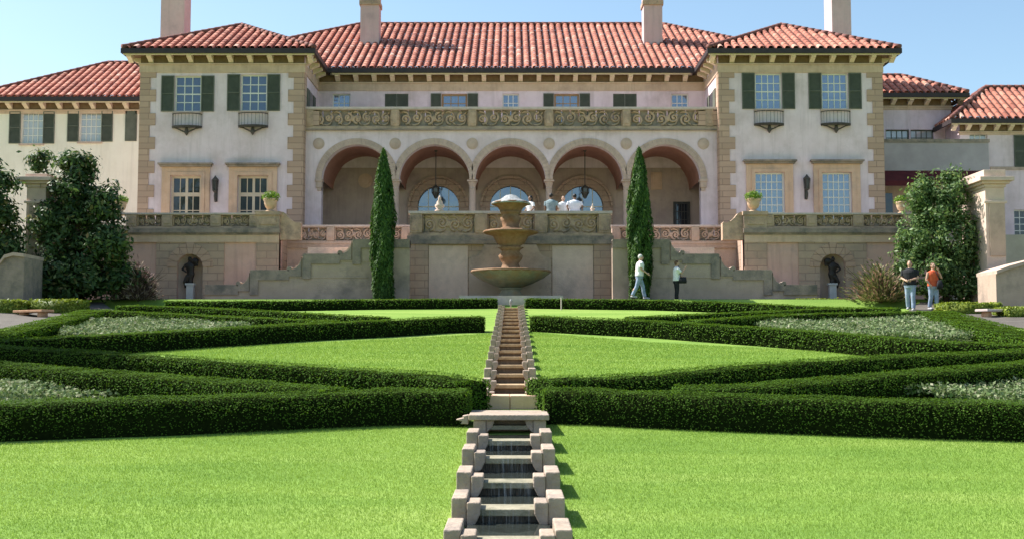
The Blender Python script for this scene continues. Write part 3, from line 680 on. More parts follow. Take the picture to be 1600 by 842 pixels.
for p in (498, 617.5, 738, 858, 978.5, 1099):
    x, z = xx(p, YA, 225), zz(225, YA)
    r = MB()
    ring = [(x+.27*math.cos(t), z+.27*math.sin(t)) for t in np.linspace(0, 2*PI, 25)[:-1]]
    r.prism(ring, YA-.03, YA+.02)
    r.add([(x, YA-.075, z)]+[(x+.2*math.cos(t), YA-.05, z+.2*math.sin(t)) for t in np.linspace(0, 2*PI, 17)[:-1]], [(0, i+1, (i+1) % 16+1) for i in range(16)])
    r.prism([(x+.2*math.cos(t), z+.2*math.sin(t)) for t in np.linspace(0, 2*PI, 17)[:-1]], YA-.05, YA-.028)
    obj('roundel', r, M['stonelight'], mansion)
# back wall of the loggia with three arched windows
YB = 57.0
m = MB(); bx = [xx(p, YB, 300) for p in (685, 797.5, 910)]; rz = 1.02; zs = zz(323, YB)
poly = [(XW0, ZB0), (-XW0, ZB0), (-XW0, FL)]
for cx in bx: poly += [(cx-rz, FL)]+arch_pts(cx, rz, zs)+[(cx+rz, FL)]
poly += [(XW0, FL)]
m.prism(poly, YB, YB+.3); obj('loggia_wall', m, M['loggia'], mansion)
for cx in bx:
    a = MB(); n = 20
    for i in range(n):
        t0, t1 = PI*i/n, PI*(i+1)/n-.006
        a.prism([(cx+r*math.cos(t), zs+r*math.sin(t)) for r, t in ((rz, t0), (rz+.36, t0), (rz+.36, t1), (rz, t1))], YB-.1, YB+.01)
        a.prism([(cx+r*math.cos(t), zs+r*math.sin(t)) for r, t in ((rz+.365, t0), (rz+.5, t0), (rz+.5, t1), (rz+.365, t1))], YB-.2, YB+.01)
    for s2 in (-1, 1): a.box(cx+s2*rz, cx+s2*(rz+.48), YB-.12, YB+.01, FL, zs-.003)
    w = MB(); 
    for x in np.linspace(-rz, rz, 5)[1:-1]: w.box(cx+x-.02, cx+x+.02, YB+.12, YB+.16, FL, zs+math.sqrt(rz*rz-x*x))
    w.box(cx-rz, cx+rz, YB+.118, YB+.162, zs-.03, zs+.03)
    wo = obj('window', w, M['frame'], mansion)
    obj('arched_surround', a, M['quoin'], wo)
    p = MB(); p.prism([(cx-rz, FL)]+[(cx+rz, FL)]+arch_pts(cx, rz, zs)[::-1], YB+.145, YB+.155); obj('pane', p, M['pane'], wo)
x, z = xx(571, YB, 283), zz(283, YB)
r = MB(); r.prism([(x+.36*math.cos(t), z+.36*math.sin(t)) for t in np.linspace(0, 2*PI, 25)[:-1]], YB-.05, YB+.01); r.prism([(x+.22*math.cos(t), z+.22*math.sin(t)) for t in np.linspace(0, 2*PI, 25)[:-1]], YB-.1, YB-.048)
obj('wall_medallion', r, M['surround'], mansion)
a, b, c, d = hole_px(1017, 270, 1034, 297, YB); r = MB(); r.box(a, b, YB-.06, YB+.01, c, d); r.box(a+.08, b-.08, YB-.08, YB-.058, c+.08, d-.08); obj('wall_tablet', r, M['surround'], mansion)
a, b, c, d = hole_px(1052, 316, 1078, 375, YB); r = MB()
r.box(a, a+.1, YB-.08, YB+.01, FL, d); r.box(b-.1, b, YB-.08, YB+.01, FL, d); r.box(a+.1, b-.1, YB-.08, YB+.01, d-.1, d)
for i in range(1, 6): r.box(a+(b-a)*i/6-.015, a+(b-a)*i/6+.015, YB-.06, YB-.03, FL, d-.1)
for j in range(1, 5): r.box(a+.1, b-.1, YB-.05, YB-.02, d-.1-.4*j, d-.07-.4*j)
do = obj('door', r, M['iron'], mansion); p = MB(); p.box(a+.1, b-.1, YB-.012, YB-.004, FL, d-.1); obj('pane', p, M['panedark'], do)
# flat ceiling behind the vault ends
c = MB(); c.box(-XW0+.02, XW0-.02, YA+.46, YB-.01, ZB0-.12, ZB0-.02); obj('balcony_slab', c, M['stucco'], mansion)
# carved balustrades -------------------------------------------------
def spiral(mb, cx, cz, y, r, turns, a0, sgn, tr):
    pts = []
    for i in range(22):
        t = i/21; rr = r*(1-.85*t); a = a0+sgn*turns*2*PI*t
        pts.append((cx+rr*math.cos(a), y, cz+rr*math.sin(a)))
    mb.tube(pts, [tr*(1-.35*i/21) for i in range(22)], 6)
    mb.ball(pts[-1], tr*1.5, tr*1.2, tr*1.5, 8, 6)
def scroll_panel(mb, x0, x1, z0, z1, y, back=True):
    h = z1-z0; w = x1-x0; n = max(2, round(w/(h*.72))); 
    if n % 2: n += 1
    for i in range(n):
        cx = x0+w*(i+.5)/n; left = i < n/2
        up = 1 if i % 2 == 0 else -1
        s = 1 if left else -1
        rr = min(w/n*.46, h*.36)
        spiral(mb, cx, z0+h*.5-up*.06*h, y, rr, 1.45, (-PI/2)*up, s*up, h*.08)
        # leaf linking the scrolls
        mb.tube([(cx-w/n*.5, y, z0+h*(.5+.36*up)), (cx-w/n*.2, y, z0+h*(.5+.43*up)), (cx+w/n*.15, y, z0+h*(.5+.34*up)), (cx+w/n*.45, y, z0+h*(.5-.1*up))], [h*.03, h*.07, h*.055, h*.02], 6)
        mb.tube([(cx+w/n*.1, y, z0+h*(.5-.2*up)), (cx+w/n*.3, y+.01, z0+h*(.5-.34*up)), (cx+w/n*.5, y, z0+h*(.5-.46*up))], [h*.02, h*.06, h*.015], 6)
    mb.ball(((x0+x1)/2, y, (z0+z1)/2), h*.17, .05, h*.2, 10, 7)
def balustrade(name, parent, x0, x1, z0, z1, y, posts, m='stone', mcap='caplit', pw=.36, solid=True):
    zb, zt = z0+(z1-z0)*.10, z1-(z1-z0)*.10
    b = MB(); b.box(x0, x1, y-.16, y+.16, z0, zb); b.box(x0, x1, y-.21, y+.21, z0-.06, z0+.03)
    o = obj(name, b, M[m], parent)
    c = MB(); c.box(x0, x1, y-.21, y+.21, zt, z1); c.box(x0, x1, y-.16, y+.16, zt-.03, zt-.002); obj('coping', c, M[mcap], o)
    px = sorted(posts)
    for p in px:
        k = MB(); k.box(p-pw/2, p+pw/2, y-.19, y+.19, zb+.002, zt-.032); k.box(p-pw/2+.07, p+pw/2-.07, y-.215, y-.18, zb+.1, zt-.13); obj('post', k, M[m], o)
    for a, c_ in zip(px, px[1:]):
        k = MB(); scroll_panel(k, a+pw/2+.03, c_-pw/2-.03, zb+.01, zt-.035, y)
        k.box(a+pw/2, a+pw/2+.05, y-.08, y+.08, zb, zt-.031); k.box(c_-pw/2-.05, c_-pw/2, y-.08, y+.08, zb, zt-.031)
        if solid:
            wa, wb = a+pw/2, c_-pw/2; nn = max(3, round((wb-wa)/.42))
            kb = MB(); kb.box(wa, wb, y+.05, y+.1, zb, zb+(zt-zb)*.3)
            for i in range(nn):
                c0 = wa+(wb-wa)*i/nn; c1 = wa+(wb-wa)*(i+1)/nn; gp_ = (c1-c0)*rng.uniform(.08, .2)
                kb.box(c0+gp_*.5, c1-gp_*.5, y+.051, y+.099, zb+(zt-zb)*.3, zt-.035)
            obj('pierced_panel', kb, M['coping'], o)
        obj('scroll_panel', k, M[m], o, True)
    return o
bp = [xx(p, YA, 185) for p in (484, 617.5, 738, 858, 978.5, 1108)]
bal = balustrade('balcony', mansion, -XW0+.02, XW0-.02, ZB0+.06, ZB1, YA+.1, bp)
k = MB(); k.box(-XW0+.02, XW0-.02, YA-.16, YA+.5, ZB0-.045, ZB0+.002); obj('string_course', k, M['coping'], mansion)
for a, b in ((471, 499), (1091, 1124)):
    k = MB(); k.box(max(xx(a, YA, 185), -XW0+.03), min(xx(b, YA, 185), XW0-.03), YA-.07, YA+.27, ZB0+.19, ZB1-.2); obj('end_block', k, M['quoin'], bal)
# low wing on the left -----------------------------------------------------
YL = 60.0; zl = zz(152, YL-OV); xl1 = -XW1; xl0 = -27.8
m = MB(); wl = [hole_px(33, 175, 67, 225, YL), hole_px(124, 173, 158, 222, YL), hole_px(214, 172, 248, 222, YL)]
wl = wl[:2]+[(wl[2][0], min(wl[2][1], xl1-.01), wl[2][2], wl[2][3])] if wl[2][0] < xl1-.2 else wl[:2]
wall_holes(m, xl0, xl1+1, FL-.4, zl-.1, wl[:2], YL)
obj('wing_wall', m, M['cream'], mansion)
for h in wl[:2]: window(mansion, h, YL, 4, 4, 'curtain', shutters=.6)
a, b, c, d = hole_px(196, 172, 214, 221, YL); s = MB(); s.box(a, b, YL-.05, YL-.002, c, d); s.box(a+.08, b-.08, YL-.065, YL-.048, c+.08, d-.08); obj('shutter', s, M['shutter'], mansion)
hip_roof(mansion, -28.4, -13.0, YL-OV, YL-OV+10.74, zl, rise=.58)
eaves(mansion, -28.4, -16.5, YL-OV, YL, zl, -27.8, -16.9, .86, frh=.2)
# low wing on the right
YR = 60.0; zr = zz(146, YR-OV); xr1 = xx(1486, YR, 180)
m = MB(); hr = [hole_px(1384, 203, 1421, 228, YR), hole_px(1423, 203, 1459, 228, YR)]
wall_holes(m, XW1-1, xr1, FL-.4, zr-.1, hr, YR); m.add([(xr1, YR, FL-.4), (xr1, YR+8, FL-.4), (xr1, YR+8, zr-.1), (xr1, YR, zr-.1)], [(0, 1, 2, 3)])
obj('wing_wall', m, M['stucco'], mansion)
for h in hr: window(mansion, h, YR, 4, 2, 'curtain', sill=False, frame='shutter')
hip_roof(mansion, 12.5, xx(1513, YR-OV, 146), YR-OV, YR+4.6, zr, rise=.58)
eaves(mansion, 16.3, xx(1513, YR-OV, 146), YR-OV, YR, zr, 16.6, xr1, .86, frh=.2)
# ------------------------------------------------------------------ neighbouring service wing on the right
annex = thing('service_wing', 'lower stucco wing with a grey parapet block at the far right of the villa', 'building', (24, 58, FL))
YS = 58.0; zs_ = zz(186, YS-.5); xs0 = xx(1501, YS, 250)
m = MB(); h1 = hole_px(1604, 212, 1640, 262, YS); h2 = hole_px(1585, 328, 1622, 383, YS); h3 = hole_px(1515, 208, 1543, 235, YS)
wall_holes(m, xs0, 36, FL-1.5, zs_-.1, [h1, h2, h3], YS); m.add([(xs0, YS, FL-1.5), (xs0, YS+9, FL-1.5), (xs0, YS+9, zs_-.1), (xs0, YS, zs_-.1)], [(3, 2, 1, 0)])
obj('wall', m, M['stucco'], annex)
window(annex, h1, YS, 3, 4, 'pane', shutters=.62); window(annex, h2, YS, 4, 5, 'panedark'); window(annex, h3, YS, 3, 2, 'curtain', sill=False)
s = MB(); s.box(xx(1545, YS), 36, YS-.05, YS+.02, zz(266, YS), zz(261, YS)); obj('string_course', s, M['stonelight'], annex)
hip_roof(annex, xx(1487, YS-.5, 186), 44, YS-.5, YS+5.5, zs_, rise=.75)
eaves(annex, xx(1487, YS-.5, 186), 40, YS-.5, YS, zs_, xs0, 38, .72, frh=.16)
YG = 55.6; a, b = XW1+.05, xx(1545, YG, 245)
m = MB(); m.box(a, b, YG, YS+1.9, zz(267, YG), zz(223, YG)); obj('parapet', m, M['greystucco'], annex)
m = MB(); m.box(a, b+.05, YG-.06, YG+.3, zz(223, YG)+.002, zz(218, YG)); obj('coping', m, M['coping'], annex)
m = MB(); m.add([(a, YG-.05, zz(268, YG)), (xx(1528, YG), YG-.05, zz(268, YG)), (xx(1528, YG), YG-.75, zz(283, YG-.7)), (a, YG-.75, zz(283, YG-.7)), (a, YG-.75, zz(291, YG-.7)), (xx(1528, YG), YG-.75, zz(291, YG-.7))], [(0, 3, 2, 1), (3, 4, 5, 2)]); obj('awning', m, M['awning'], annex)
m = MB(); m.box(a, b, YG+.6, YG+.9, FL-.4, zz(267, YG)-.01); obj('ground_floor_wall', m, M['pink'], annex)
m = MB(); m.box(xx(1383, YG), xx(1398, YG), YG+.55, YG+.61, FL, zz(300, YG)); obj('door', m, M['panedark'], annex)
# ------------------------------------------------------------------ lanterns
def wall_lantern(sg):
    px, p0, p1 = wl_px[sg]; x = xx(px, YW, 295); zt, zb = zz(p0, YW), zz(p1, YW)
    o = thing('wall_lantern', 'black iron wall lantern between the two doors of the %s wing' % ('left' if sg < 0 else 'right'), 'lantern', (x, YW-.2, (zt+zb)/2), group='wall lanterns on the wings')
    m = MB(); y = YW-.22; h = zt-zb
    m.lathe(x, y, [(.02, zt), (.05, zt-.05*h), (.17, zt-.16*h), (.17, zt-.2*h)][::-1], 6)
    m.lathe(x, y, [(.05, zb+.34*h), (.12, zb+.4*h), (.12, zb+.43*h)], 6)
    for k in range(6):
        t = 2*PI*k/6; m.tube([(x+.12*math.cos(t), y+.12*math.sin(t), zb+.42*h), (x+.155*math.cos(t), y+.155*math.sin(t), zt-.2*h)], .014, 5)
    obj('lantern_cage', m, M['iron'], o)
    m = MB(); m.lathe(x, y, [(.10, zb+.435*h), (.135, zt-.205*h)], 6); obj('lantern_glass', m, M['panedark'], o)
    m = MB(); m.tube([(x, y, zb+.34*h), (x, y, zb+.2*h), (x, y+.05, zb+.05*h), (x, y+.15, zb), (x, YW, zb+.06*h)], [.04, .06, .05, .025, .03], 8); m.box(x-.07, x+.07, YW-.04, YW-.001, zb, zb+.5*h); obj('bracket', m, M['iron'], o)
wall_lantern(-1); wall_lantern(1)
def hanging_lantern(px, lab):
    Y = 55.0; x = xx(px, Y, 280); zt = ZSP+math.sqrt(max(.1, RA*RA-(x-min(ACX, key=lambda c: abs(c-x)))**2)); z1, z0 = zz(289, Y), zz(311, Y)
    o = thing('hanging_lantern', lab, 'lantern', (x, Y, z0), group='lanterns hanging in the loggia')
    m = MB(); m.tube([(x, Y, z1), (x, Y, zt)], .022, 6); m.tube([(x, Y, zt-.06), (x, Y, zt)], [.05, .09], 8); obj('chain', m, M['iron'], o)
    m = MB(); h = z1-z0
    m.lathe(x, Y, [(.02, z0), (.07, z0+.05*h), (.12, z0+.2*h), (.2, z0+.42*h), (.2, z0+.46*h)], 6)
    m.lathe(x, Y, [(.21, z0+.72*h), (.17, z0+.8*h), (.06, z0+.94*h), (.02, z1)], 6)
    for k in range(6):
        t = 2*PI*k/6; m.tube([(x+.19*math.cos(t), Y+.19*math.sin(t), z0+.45*h), (x+.2*math.cos(t), Y+.2*math.sin(t), z0+.73*h)], .016, 5)
    obj('lantern_cage', m, M['iron'], o)
    m = MB(); m.lathe(x, Y, [(.165, z0+.465*h), (.175, z0+.72*h)], 6); obj('lantern_glass', m, M['panedark'], o)
hanging_lantern(681, 'dark iron lantern on a chain in the second loggia arch from the left')
hanging_lantern(914, 'dark iron lantern on a chain in the fourth loggia arch, above the group of people')
o = thing('security_light', 'small white floodlight under the right wing eave', 'light', tuple(at(1362, 80, YW-.3)))
m = MB(); p = at(1362, 80, YW-.3); m.ball(p, .12, .14, .10); m.tube([(p.x, p.y+.05, p.z), (p.x, YW, p.z+.02)], .035, 6); obj('lamp_head', m, M['white'], o)
# ------------------------------------------------------------------ terrace walls
YO = 47.3            # outer retaining walls
YM = 49.0            # recessed middle
def niche_poly(xa, xb, z0, z1, nx, r, zs):
    return [(xb, z1), (xa, z1), (xa, z0), (nx-r, z0)]+arch_pts(nx, r, zs, 16)+[(nx+r, z0), (xb, z0)]
def terrace_wall(sg, far_px, near_px, niche_px, posts, lab):
    xo, xi = xx(far_px, YO, 400), xx(near_px, YO, 400)
    xa, xb = min(xo, xi), max(xo, xi)
    zt = zz(379, YO); zc = zz(362, YO); z1 = zz(333, YO)
    t = thing('terrace_wall', lab, 'retaining wall', ((xa+xb)/2, YO, GW), group='carved retaining walls in front of the wings')
    nx = xx(niche_px, YO, 430); r = .53; zs = zz(417, YO)
    m = MB(); m.prism(niche_poly(xa, xb, GW-.4, zc-.06, nx, r, zs), YO, YO+.7); obj('wall', m, M['pink'], t)
    # stone surround of the niche, pilaster and string course
    s = MB(); ro = r+.62; zo = zt+.0
    s.prism([(nx+ro+.25, zo), (nx-ro-.25, zo), (nx-ro-.25, GW), (nx-r-.002, GW)]+arch_pts(nx, r+.002, zs, 16)+[(nx+r+.002, GW), (nx+ro+.25, GW)], YO-.05, YO+.02)
    obj('niche_surround', s, M['ashlar'], t)
    s = MB()
    for i in range(9):
        a0, a1 = PI*i/9+.01, PI*(i+1)/9-.01
        s.prism([(nx+rr*math.cos(a), zs+rr*math.sin(a)) for rr, a in ((r+.004, a0), (r+.42+.12*(i == 4), a0), (r+.42+.12*(i == 4), a1), (r+.004, a1))], YO-.085, YO-.048)
    obj('voussoirs', s, M['quoin'], t)
    s = MB(); n = 12
    for i in range(n):
        a0, a1 = PI*i/n, PI*(i+1)/n
        p0, p1 = [(nx+(r+.03)*math.cos(a), YO+.02+(r+.03)*math.sin(a)) for a in (a0, a1)]
        s.add([(*p0, GW-.2), (*p1, GW-.2), (*p1, zs), (*p0, zs)], [(0, 1, 2, 3)])
        for j in range(5):
            e0, e1 = PI/2*j/5, PI/2*(j+1)/5
            q = [(nx+(r+.03)*math.cos(a)*math.cos(e), YO+.02+(r+.03)*math.sin(a)*math.cos(e), zs+(r+.03)*math.sin(e)) for a, e in ((a0, e0), (a1, e0), (a1, e1), (a0, e1))]
            s.add(q, [(0, 1, 2, 3)])
    obj('niche', s, M['outer'], t, True)
    s = MB(); s.box(xa, xb, YO-.09, YO+.3, zt, zc-.075); obj('frieze', s, M['frieze'], t)
    s = MB(); s.box(xa-.05, xb+.05, YO-.2, YO+.5, zc-.073, zz(358, YO)); s.box(xa-.02, xb+.02, YO-.13, YO+.4, zc-.15, zc-.075); obj('cornice', s, M['coping'], t)
    # corner pier below the pedestal
    pw = .92; pxc = xi-sg*(-1)*0 
    px0 = xi; px1 = xi+sg*pw
    s = MB(); s.box(px0, px1, YO-.07, YO+.3, GW-.2, zt-.003); obj('pier', s, M['ashlar'], t)
    P = [xx(p, YO, 350) for p in posts]
    b = balustrade('balustrade', t, xa, xb, zz(358, YO)+.05, z1, YO+.15, P, 'stone', 'caplit', .42)
    k = MB(); k.box(px0-.02*sg, px1, YO-.12, YO+.52, zz(358, YO)+.002, z1-.10); k.box(px0+.12*sg, px1-.12*sg, YO-.15, YO-.118, zz(356, YO)+.12, z1-.25)
    k.box(px0-.07*sg, px1+.05*sg, YO-.18, YO+.58, z1-.098, z1+.05); obj('pedestal', k, M['stone'], b)
    # scroll sweeping down to the lower middle balustrade
    q = MB(); zl = zz(352, YM); x_ = px0-.02*sg
    pts = [(0, z1+.02), (.10, z1+.05), (.22, z1-.02), (.36, z1-.20), (.52, z1-.33), (.72, z1-.42), (.8, z1-.36), (.86, z1-.42), (.86, zz(375, YO)), (0, zz(375, YO))]
    pol = [(x_-sg*a, z) for a, z in pts]
    q.prism(pol if sg < 0 else pol, YO+.02, YO+.38); obj('scroll', q, M['stone'], t)
    # return wall back to the recess
    q = MB(); q.box(xi-.002*sg, xi+sg*.4, YO+.72, YM+.1, GW-.2, zz(358, YO)); obj('return_wall', q, M['ashlar'], t)
    return t, nx
# balustrade posts: left 401-436 pedestal, right 1163-1197
tl, nxl = terrace_wall(-1, 120, 436, 297, (205, 261, 337, 398), 'stone retaining wall with carved balustrade and niche in front of the left wing')
tr, nxr = terrace_wall(1, 1470, 1163, 1301, (1201, 1268, 1341, 1420), 'stone retaining wall with carved balustrade and niche in front of the right wing')
# middle recess: lower wall and balustrade, both sides of the bastion
for sg, pa, pb, posts in ((-1, 456, 640, (461, 517, 588, 634)), (1, 955, 1142, (962, 1010, 1086, 1135))):
    xa, xb = xx(pa, YM, 400), xx(pb, YM, 400)
    xa, xb = (xa-1.2, xb) if sg < 0 else (xa, xb+1.2)
    t = thing('recessed_wall', 'pink recessed wall with a low carved balustrade %s of the fountain, above the stair' % ('left' if sg < 0 else 'right'), 'retaining wall', ((xa+xb)/2, YM, GW), group='recessed walls beside the bastion')
    m = MB(); m.box(xa, xb, YM, YM+.4, GW-.2, zz(388, YM)); obj('wall', m, M['outer'], t)
    m = MB(); m.box(xa, xb, YM-.08, YM+.4, zz(388, YM)+.002, zz(380, YM)); obj('frieze', m, M['stonelight'], t)
    balustrade('balustrade', t, xa, xb, zz(379, YM), zz(352, YM), YM+.1, [xx(p, YM, 365) for p in posts], 'stonelight', 'caplit', .32)
# bastion behind the fountain
YBA = 47.2
ba, bb = xx(638, YBA, 390), xx(957, YBA, 390)
bast = thing('fountain_bastion', 'projecting stone bastion with carved parapet behind the tiered fountain', 'retaining wall', ((ba+bb)/2, YBA, GW))
zt = zz(382, YBA); m = MB(); m.box(ba, bb, YBA, YBA+2.1, GW-.2, zt); obj('wall', m, M['ashlar'], bast)
m = MB()
for p0, p1 in ((670, 731), (863, 927)):
    a, b, c, d = hole_px(p0, 384, p1, 470, YBA); m = MB(); m.box(a, b, YBA-.03, YBA+.01, GW, d); obj('plaster_panel', m, M['outer'], bast)
m = MB()
for p0, p1 in ((638, 669), (928, 957)):
    a, b = xx(p0, YBA, 420), xx(p1, YBA, 420); m = MB(); m.box(a, b, YBA-.09, YBA+.01, GW, zt-.003); obj('pilaster', m, M['ashlar'], bast)
# arched relief with stepped edges behind the basins
a, b = xx(733, YBA, 430), xx(861, YBA, 430); cxb = (a+b)/2
m = MB(); m.prism([(b, zz(470, YBA)), (b, zz(405, YBA)), (xx(845, YBA, 400), zz(398, YBA)), (xx(838, YBA, 390), zz(383, YBA)), (xx(757, YBA, 390), zz(383, YBA)), (xx(750, YBA, 400), zz(398, YBA)), (a, zz(405, YBA)), (a, zz(470, YBA))], YBA-.16, YBA-.001)
obj('fountain_backing', m, M['stair'], bast)
m = MB(); m.box(ba-.1, bb+.1, YBA-.16, YBA+2.1, zt+.002, zz(376, YBA)); m.box(ba-.05, bb+.05, YBA-.1, YBA+2.1, zz(376, YBA)+.002, zz(369, YBA)); obj('cornice', m, M['coping'], bast)
bl = balustrade('parapet', bast, ba, bb, zz(368, YBA), zz(330, YBA), YBA+.15, [xx(p, YBA, 350) for p in (650, 752, 845, 945)], 'stone', 'caplit', .5)
m = MB()
for p0, p1 in ((664, 738), (766, 831), (859, 931)): 
    a, b = xx(p0, YBA, 350), xx(p1, YBA, 350); m = MB(); m.box(a, b, YBA+.17, YBA+.27, zz(366, YBA), zz(336, YBA)); obj('solid_panel', m, M['stone'], bl)
# finial ornament on the parapet
def finial(px, lab, s=1.0):
    x = xx(px, YBA+.15, 320); z = zz(330, YBA)
    o = thing('finial', lab, 'ornament', (x, YBA+.15, z), group='stone finials on the parapet')
    m = MB(); m.lathe(x, YBA+.15, [(.2*s, z+.001), (.2*s, z+.05*s), (.11*s, z+.09*s), (.19*s, z+.18*s), (.2*s, z+.26*s), (.12*s, z+.33*s), (.13*s, z+.38*s), (.05*s, z+.5*s), (.07*s, z+.54*s), (.01*s, z+.66*s)], 14)
    obj('finial_body', m, M['outer'], o, True)
finial(687, 'turned stone finial on the parapet left of the fountain'); finial(926, 'small stone finial on the parapet right of the group of people', .5)
# ------------------------------------------------------------------ stairs
YST = 45.7
def staircase(sg):
    def X(p): return xx(p if sg < 0 else 1597-p, YST, 420)
    def P(p, y): return (X(p), zz(y, YST))
    t = thing('staircase', 'grey stone stair wall stepping down to the %s in front of the terrace' % ('left' if sg < 0 else 'right'), 'staircase', (X(450), YST, GW), group='twin stairs beside the fountain')
    bt = (X(321), GW-.2)
    prof = [P(583, 376), P(549, 376), P(547, 383), P(541, 391), P(531, 398), P(486, 399), P(474, 400), P(471, 405), P(464, 416), P(452, 423), P(405, 424), P(392, 425), P(390, 429), P(383, 440), P(373, 446), P(321, 447)]
    poly = [(X(640 if sg < 0 else 640), prof[0][1])]+prof+[bt, (X(640), GW-.2)]
    m = MB(); m.prism(poly, YST, YST+.35); obj('parapet_wall', m, M['stair'], t)
    # projecting coping pieces that follow the steps
    c = MB()
    def cop(p0, p1, y, th=.36): 
        a, b = X(p0), X(p1); c.box(a, b, YST-.06, YST+.41, zz(y, YST)-th, zz(y, YST)+.05)
    cop(640, 552, 376, .3); cop(531, 474, 398.5); cop(452, 392, 423.5); cop(373, 321, 446.5)
    for p, y, h in ((552, 376, .95), (474, 398.5, .95), (392, 423.5, .95)):
        a = X(p-1); b = X(p+12); c.box(a, b, YST-.065, YST+.415, zz(y, YST)-h, zz(y, YST)+.03)
    for (p0, y0, p1, y1) in ((549, 378, 531, 397), (471, 401, 452, 422), (390, 426, 373, 445)):
        pts = []
        for i in range(9):
            a = PI/2*i/8
            pts.append((X(p0+(p1-p0)*(1-math.cos(a))), zz(y0+(y1-y0)*math.sin(a), YST)))
        low = [(pts[0][0], pts[-1][1]-.25), (pts[-1][0], pts[-1][1]-.25)]
        c.prism(pts+[low[1], low[0]], YST-.062, YST+.412)
        e = pts[-1]; c.tube([(e[0], YST-.06, e[1]+.05), (e[0], YST+.41, e[1]+.05)], .1, 10)
    obj('coping', c, M['coping'], t, bevel=.012)
    # sunk panel mouldings on the wall face
    k = MB()
    for p0, p1, y in ((478, 580, 407), (402, 575, 432)):
        a, b = X(p0), X(p1); k.box(a, b, YST-.022, YST+.01, zz(y, YST)-.05, zz(y, YST))
    k.box(X(321), X(640), YST-.05, YST+.01, GW, GW+.16)
    obj('mouldings', k, M['stair'], t)
    s = MB(); n = 16; zt_ = zz(388, YM)-.1
    for i in range(n):
        xa = X(330+(560-330)*i/n); xb = X(575)
        s.box(xa, xb, YST+.36, (YO-.1) , GW-.1, GW+(zt_-GW)*(i+1)/n-.001*i)
    s.box(X(470), X(640), YO-.1, YM-.01, GW-.1, zt_-.02)
    obj('steps', s, M['outer'], t)
staircase(-1); staircase(1)
# ------------------------------------------------------------------ fountain
YF = 45.45; fx = xx(798, YF, 400)
ft = thing('fountain', 'tiered rust-stained stone fountain with three basins in front of the bastion', 'fountain', (fx, YF, GW))
def Zf(p): return zz(p, YF)
z = Zf(425); R1 = 60/1800*YF
m = MB(); m.lathe(fx, YF, [(.3, Zf(450)), (.5, Zf(448)), (R1*.55, Zf(443)), (R1*.82, Zf(435)), (R1*.95, Zf(429)), (R1, Zf(427)), (R1*1.02, Zf(425)), (R1*1.0, Zf(423)), (R1*.95, Zf(424)), (R1*.9, Zf(428)), (.3, Zf(432))], 48, wave=.03, lobes=24); obj('lower_basin', m, M['basingreen'], ft, True)
m = MB(); m.lathe(fx, YF, [(R1*1.03, Zf(426.3)), (R1*1.055, Zf(425)), (R1*1.03, Zf(422.5)), (R1*.98, Zf(422.2)), (R1*.97, Zf(424))], 48); obj('basin_rim', m, M['basinrust'], ft, True)
m = MB(); m.lathe(fx, YF, [(.62, GW), (.62, GW+.15), (.5, GW+.2), (.38, GW+.4), (.42, Zf(452)), (.5, Zf(450))], 24); obj('foot', m, M['basingreen'], ft, True)
R2 = 41/1800*YF
m = MB(); m.lathe(fx, YF, [(.48, Zf(428)), (.48, Zf(421)), (.36, Zf(419)), (.30, Zf(412)), (.42, Zf(405)), (.46, Zf(400)), (.33, Zf(394)), (.36, Zf(391)), (.5, Zf(387))], 20, wave=.06, lobes=8); obj('stem', m, M['basinrust'], ft, True)
m = MB(); m.lathe(fx, YF, [(.4, Zf(389)), (R2*.36, Zf(385)), (R2*.52, Zf(380)), (R2*.60, Zf(374)), (R2*.66, Zf(369)), (R2*.97, Zf(365.5)), (R2*1.04, Zf(363.5)), (R2*1.0, Zf(361)), (R2*.93, Zf(362.5)), (.3, Zf(366))], 40, wave=.035, lobes=16); obj('middle_basin', m, M['basinrust'], ft, True)
m = MB(); m.lathe(fx, YF, [(.42, Zf(365)), (.44, Zf(358)), (.3, Zf(355)), (.34, Zf(347)), (.40, Zf(341)), (.3, Zf(338)), (.36, Zf(334)), (.42, Zf(331))], 20, wave=.06, lobes=8); obj('stem', m, M['basinrust'], ft, True)
R3 = 28/1800*YF
m = MB(); m.lathe(fx, YF, [(.36, Zf(333)), (R3*.56, Zf(330)), (R3*.7, Zf(324)), (R3*1.0, Zf(320)), (R3*1.05, Zf(318)), (R3*1.0, Zf(316.5)), (.2, Zf(317))], 32, wave=.06, lobes=8); obj('top_basin', m, M['basinrust'], ft, True)
m = MB(); m.lathe(fx, YF, [(R3*1.08, Zf(320)), (R3*1.03, Zf(317)), (R3*.85, Zf(315)), (R3*.58, Zf(312.5)), (R3*.42, Zf(309)), (R3*.28, Zf(306)), (.03, Zf(304.5))], 28, wave=.05, lobes=7); obj('water_dome', m, M['foam'], ft, True)
# pool kerb
pk = thing('pool_kerb', 'pale stone kerb of the low pool at the foot of the fountain', 'pool kerb', (fx, 44.2, GW))
zk = zz(461.5, 43.75); a, b = xx(717, 43.75, 462), xx(880, 43.75, 462)
m = MB(); m.box(a, b, 43.75, 44.0, 3.9, zk); m.box(a, a+.25, 44.003, 47.0, 3.9, zk-.002); m.box(b-.25, b, 44.003, 47.0, 3.9, zk-.002); obj('kerb_stone', m, M['caplit'], pk)
m = MB(); m.box(a+.25, b-.25, 44.0, 47.0, 3.9, GW+.02); obj('pool_water', m, M['water'], pk)
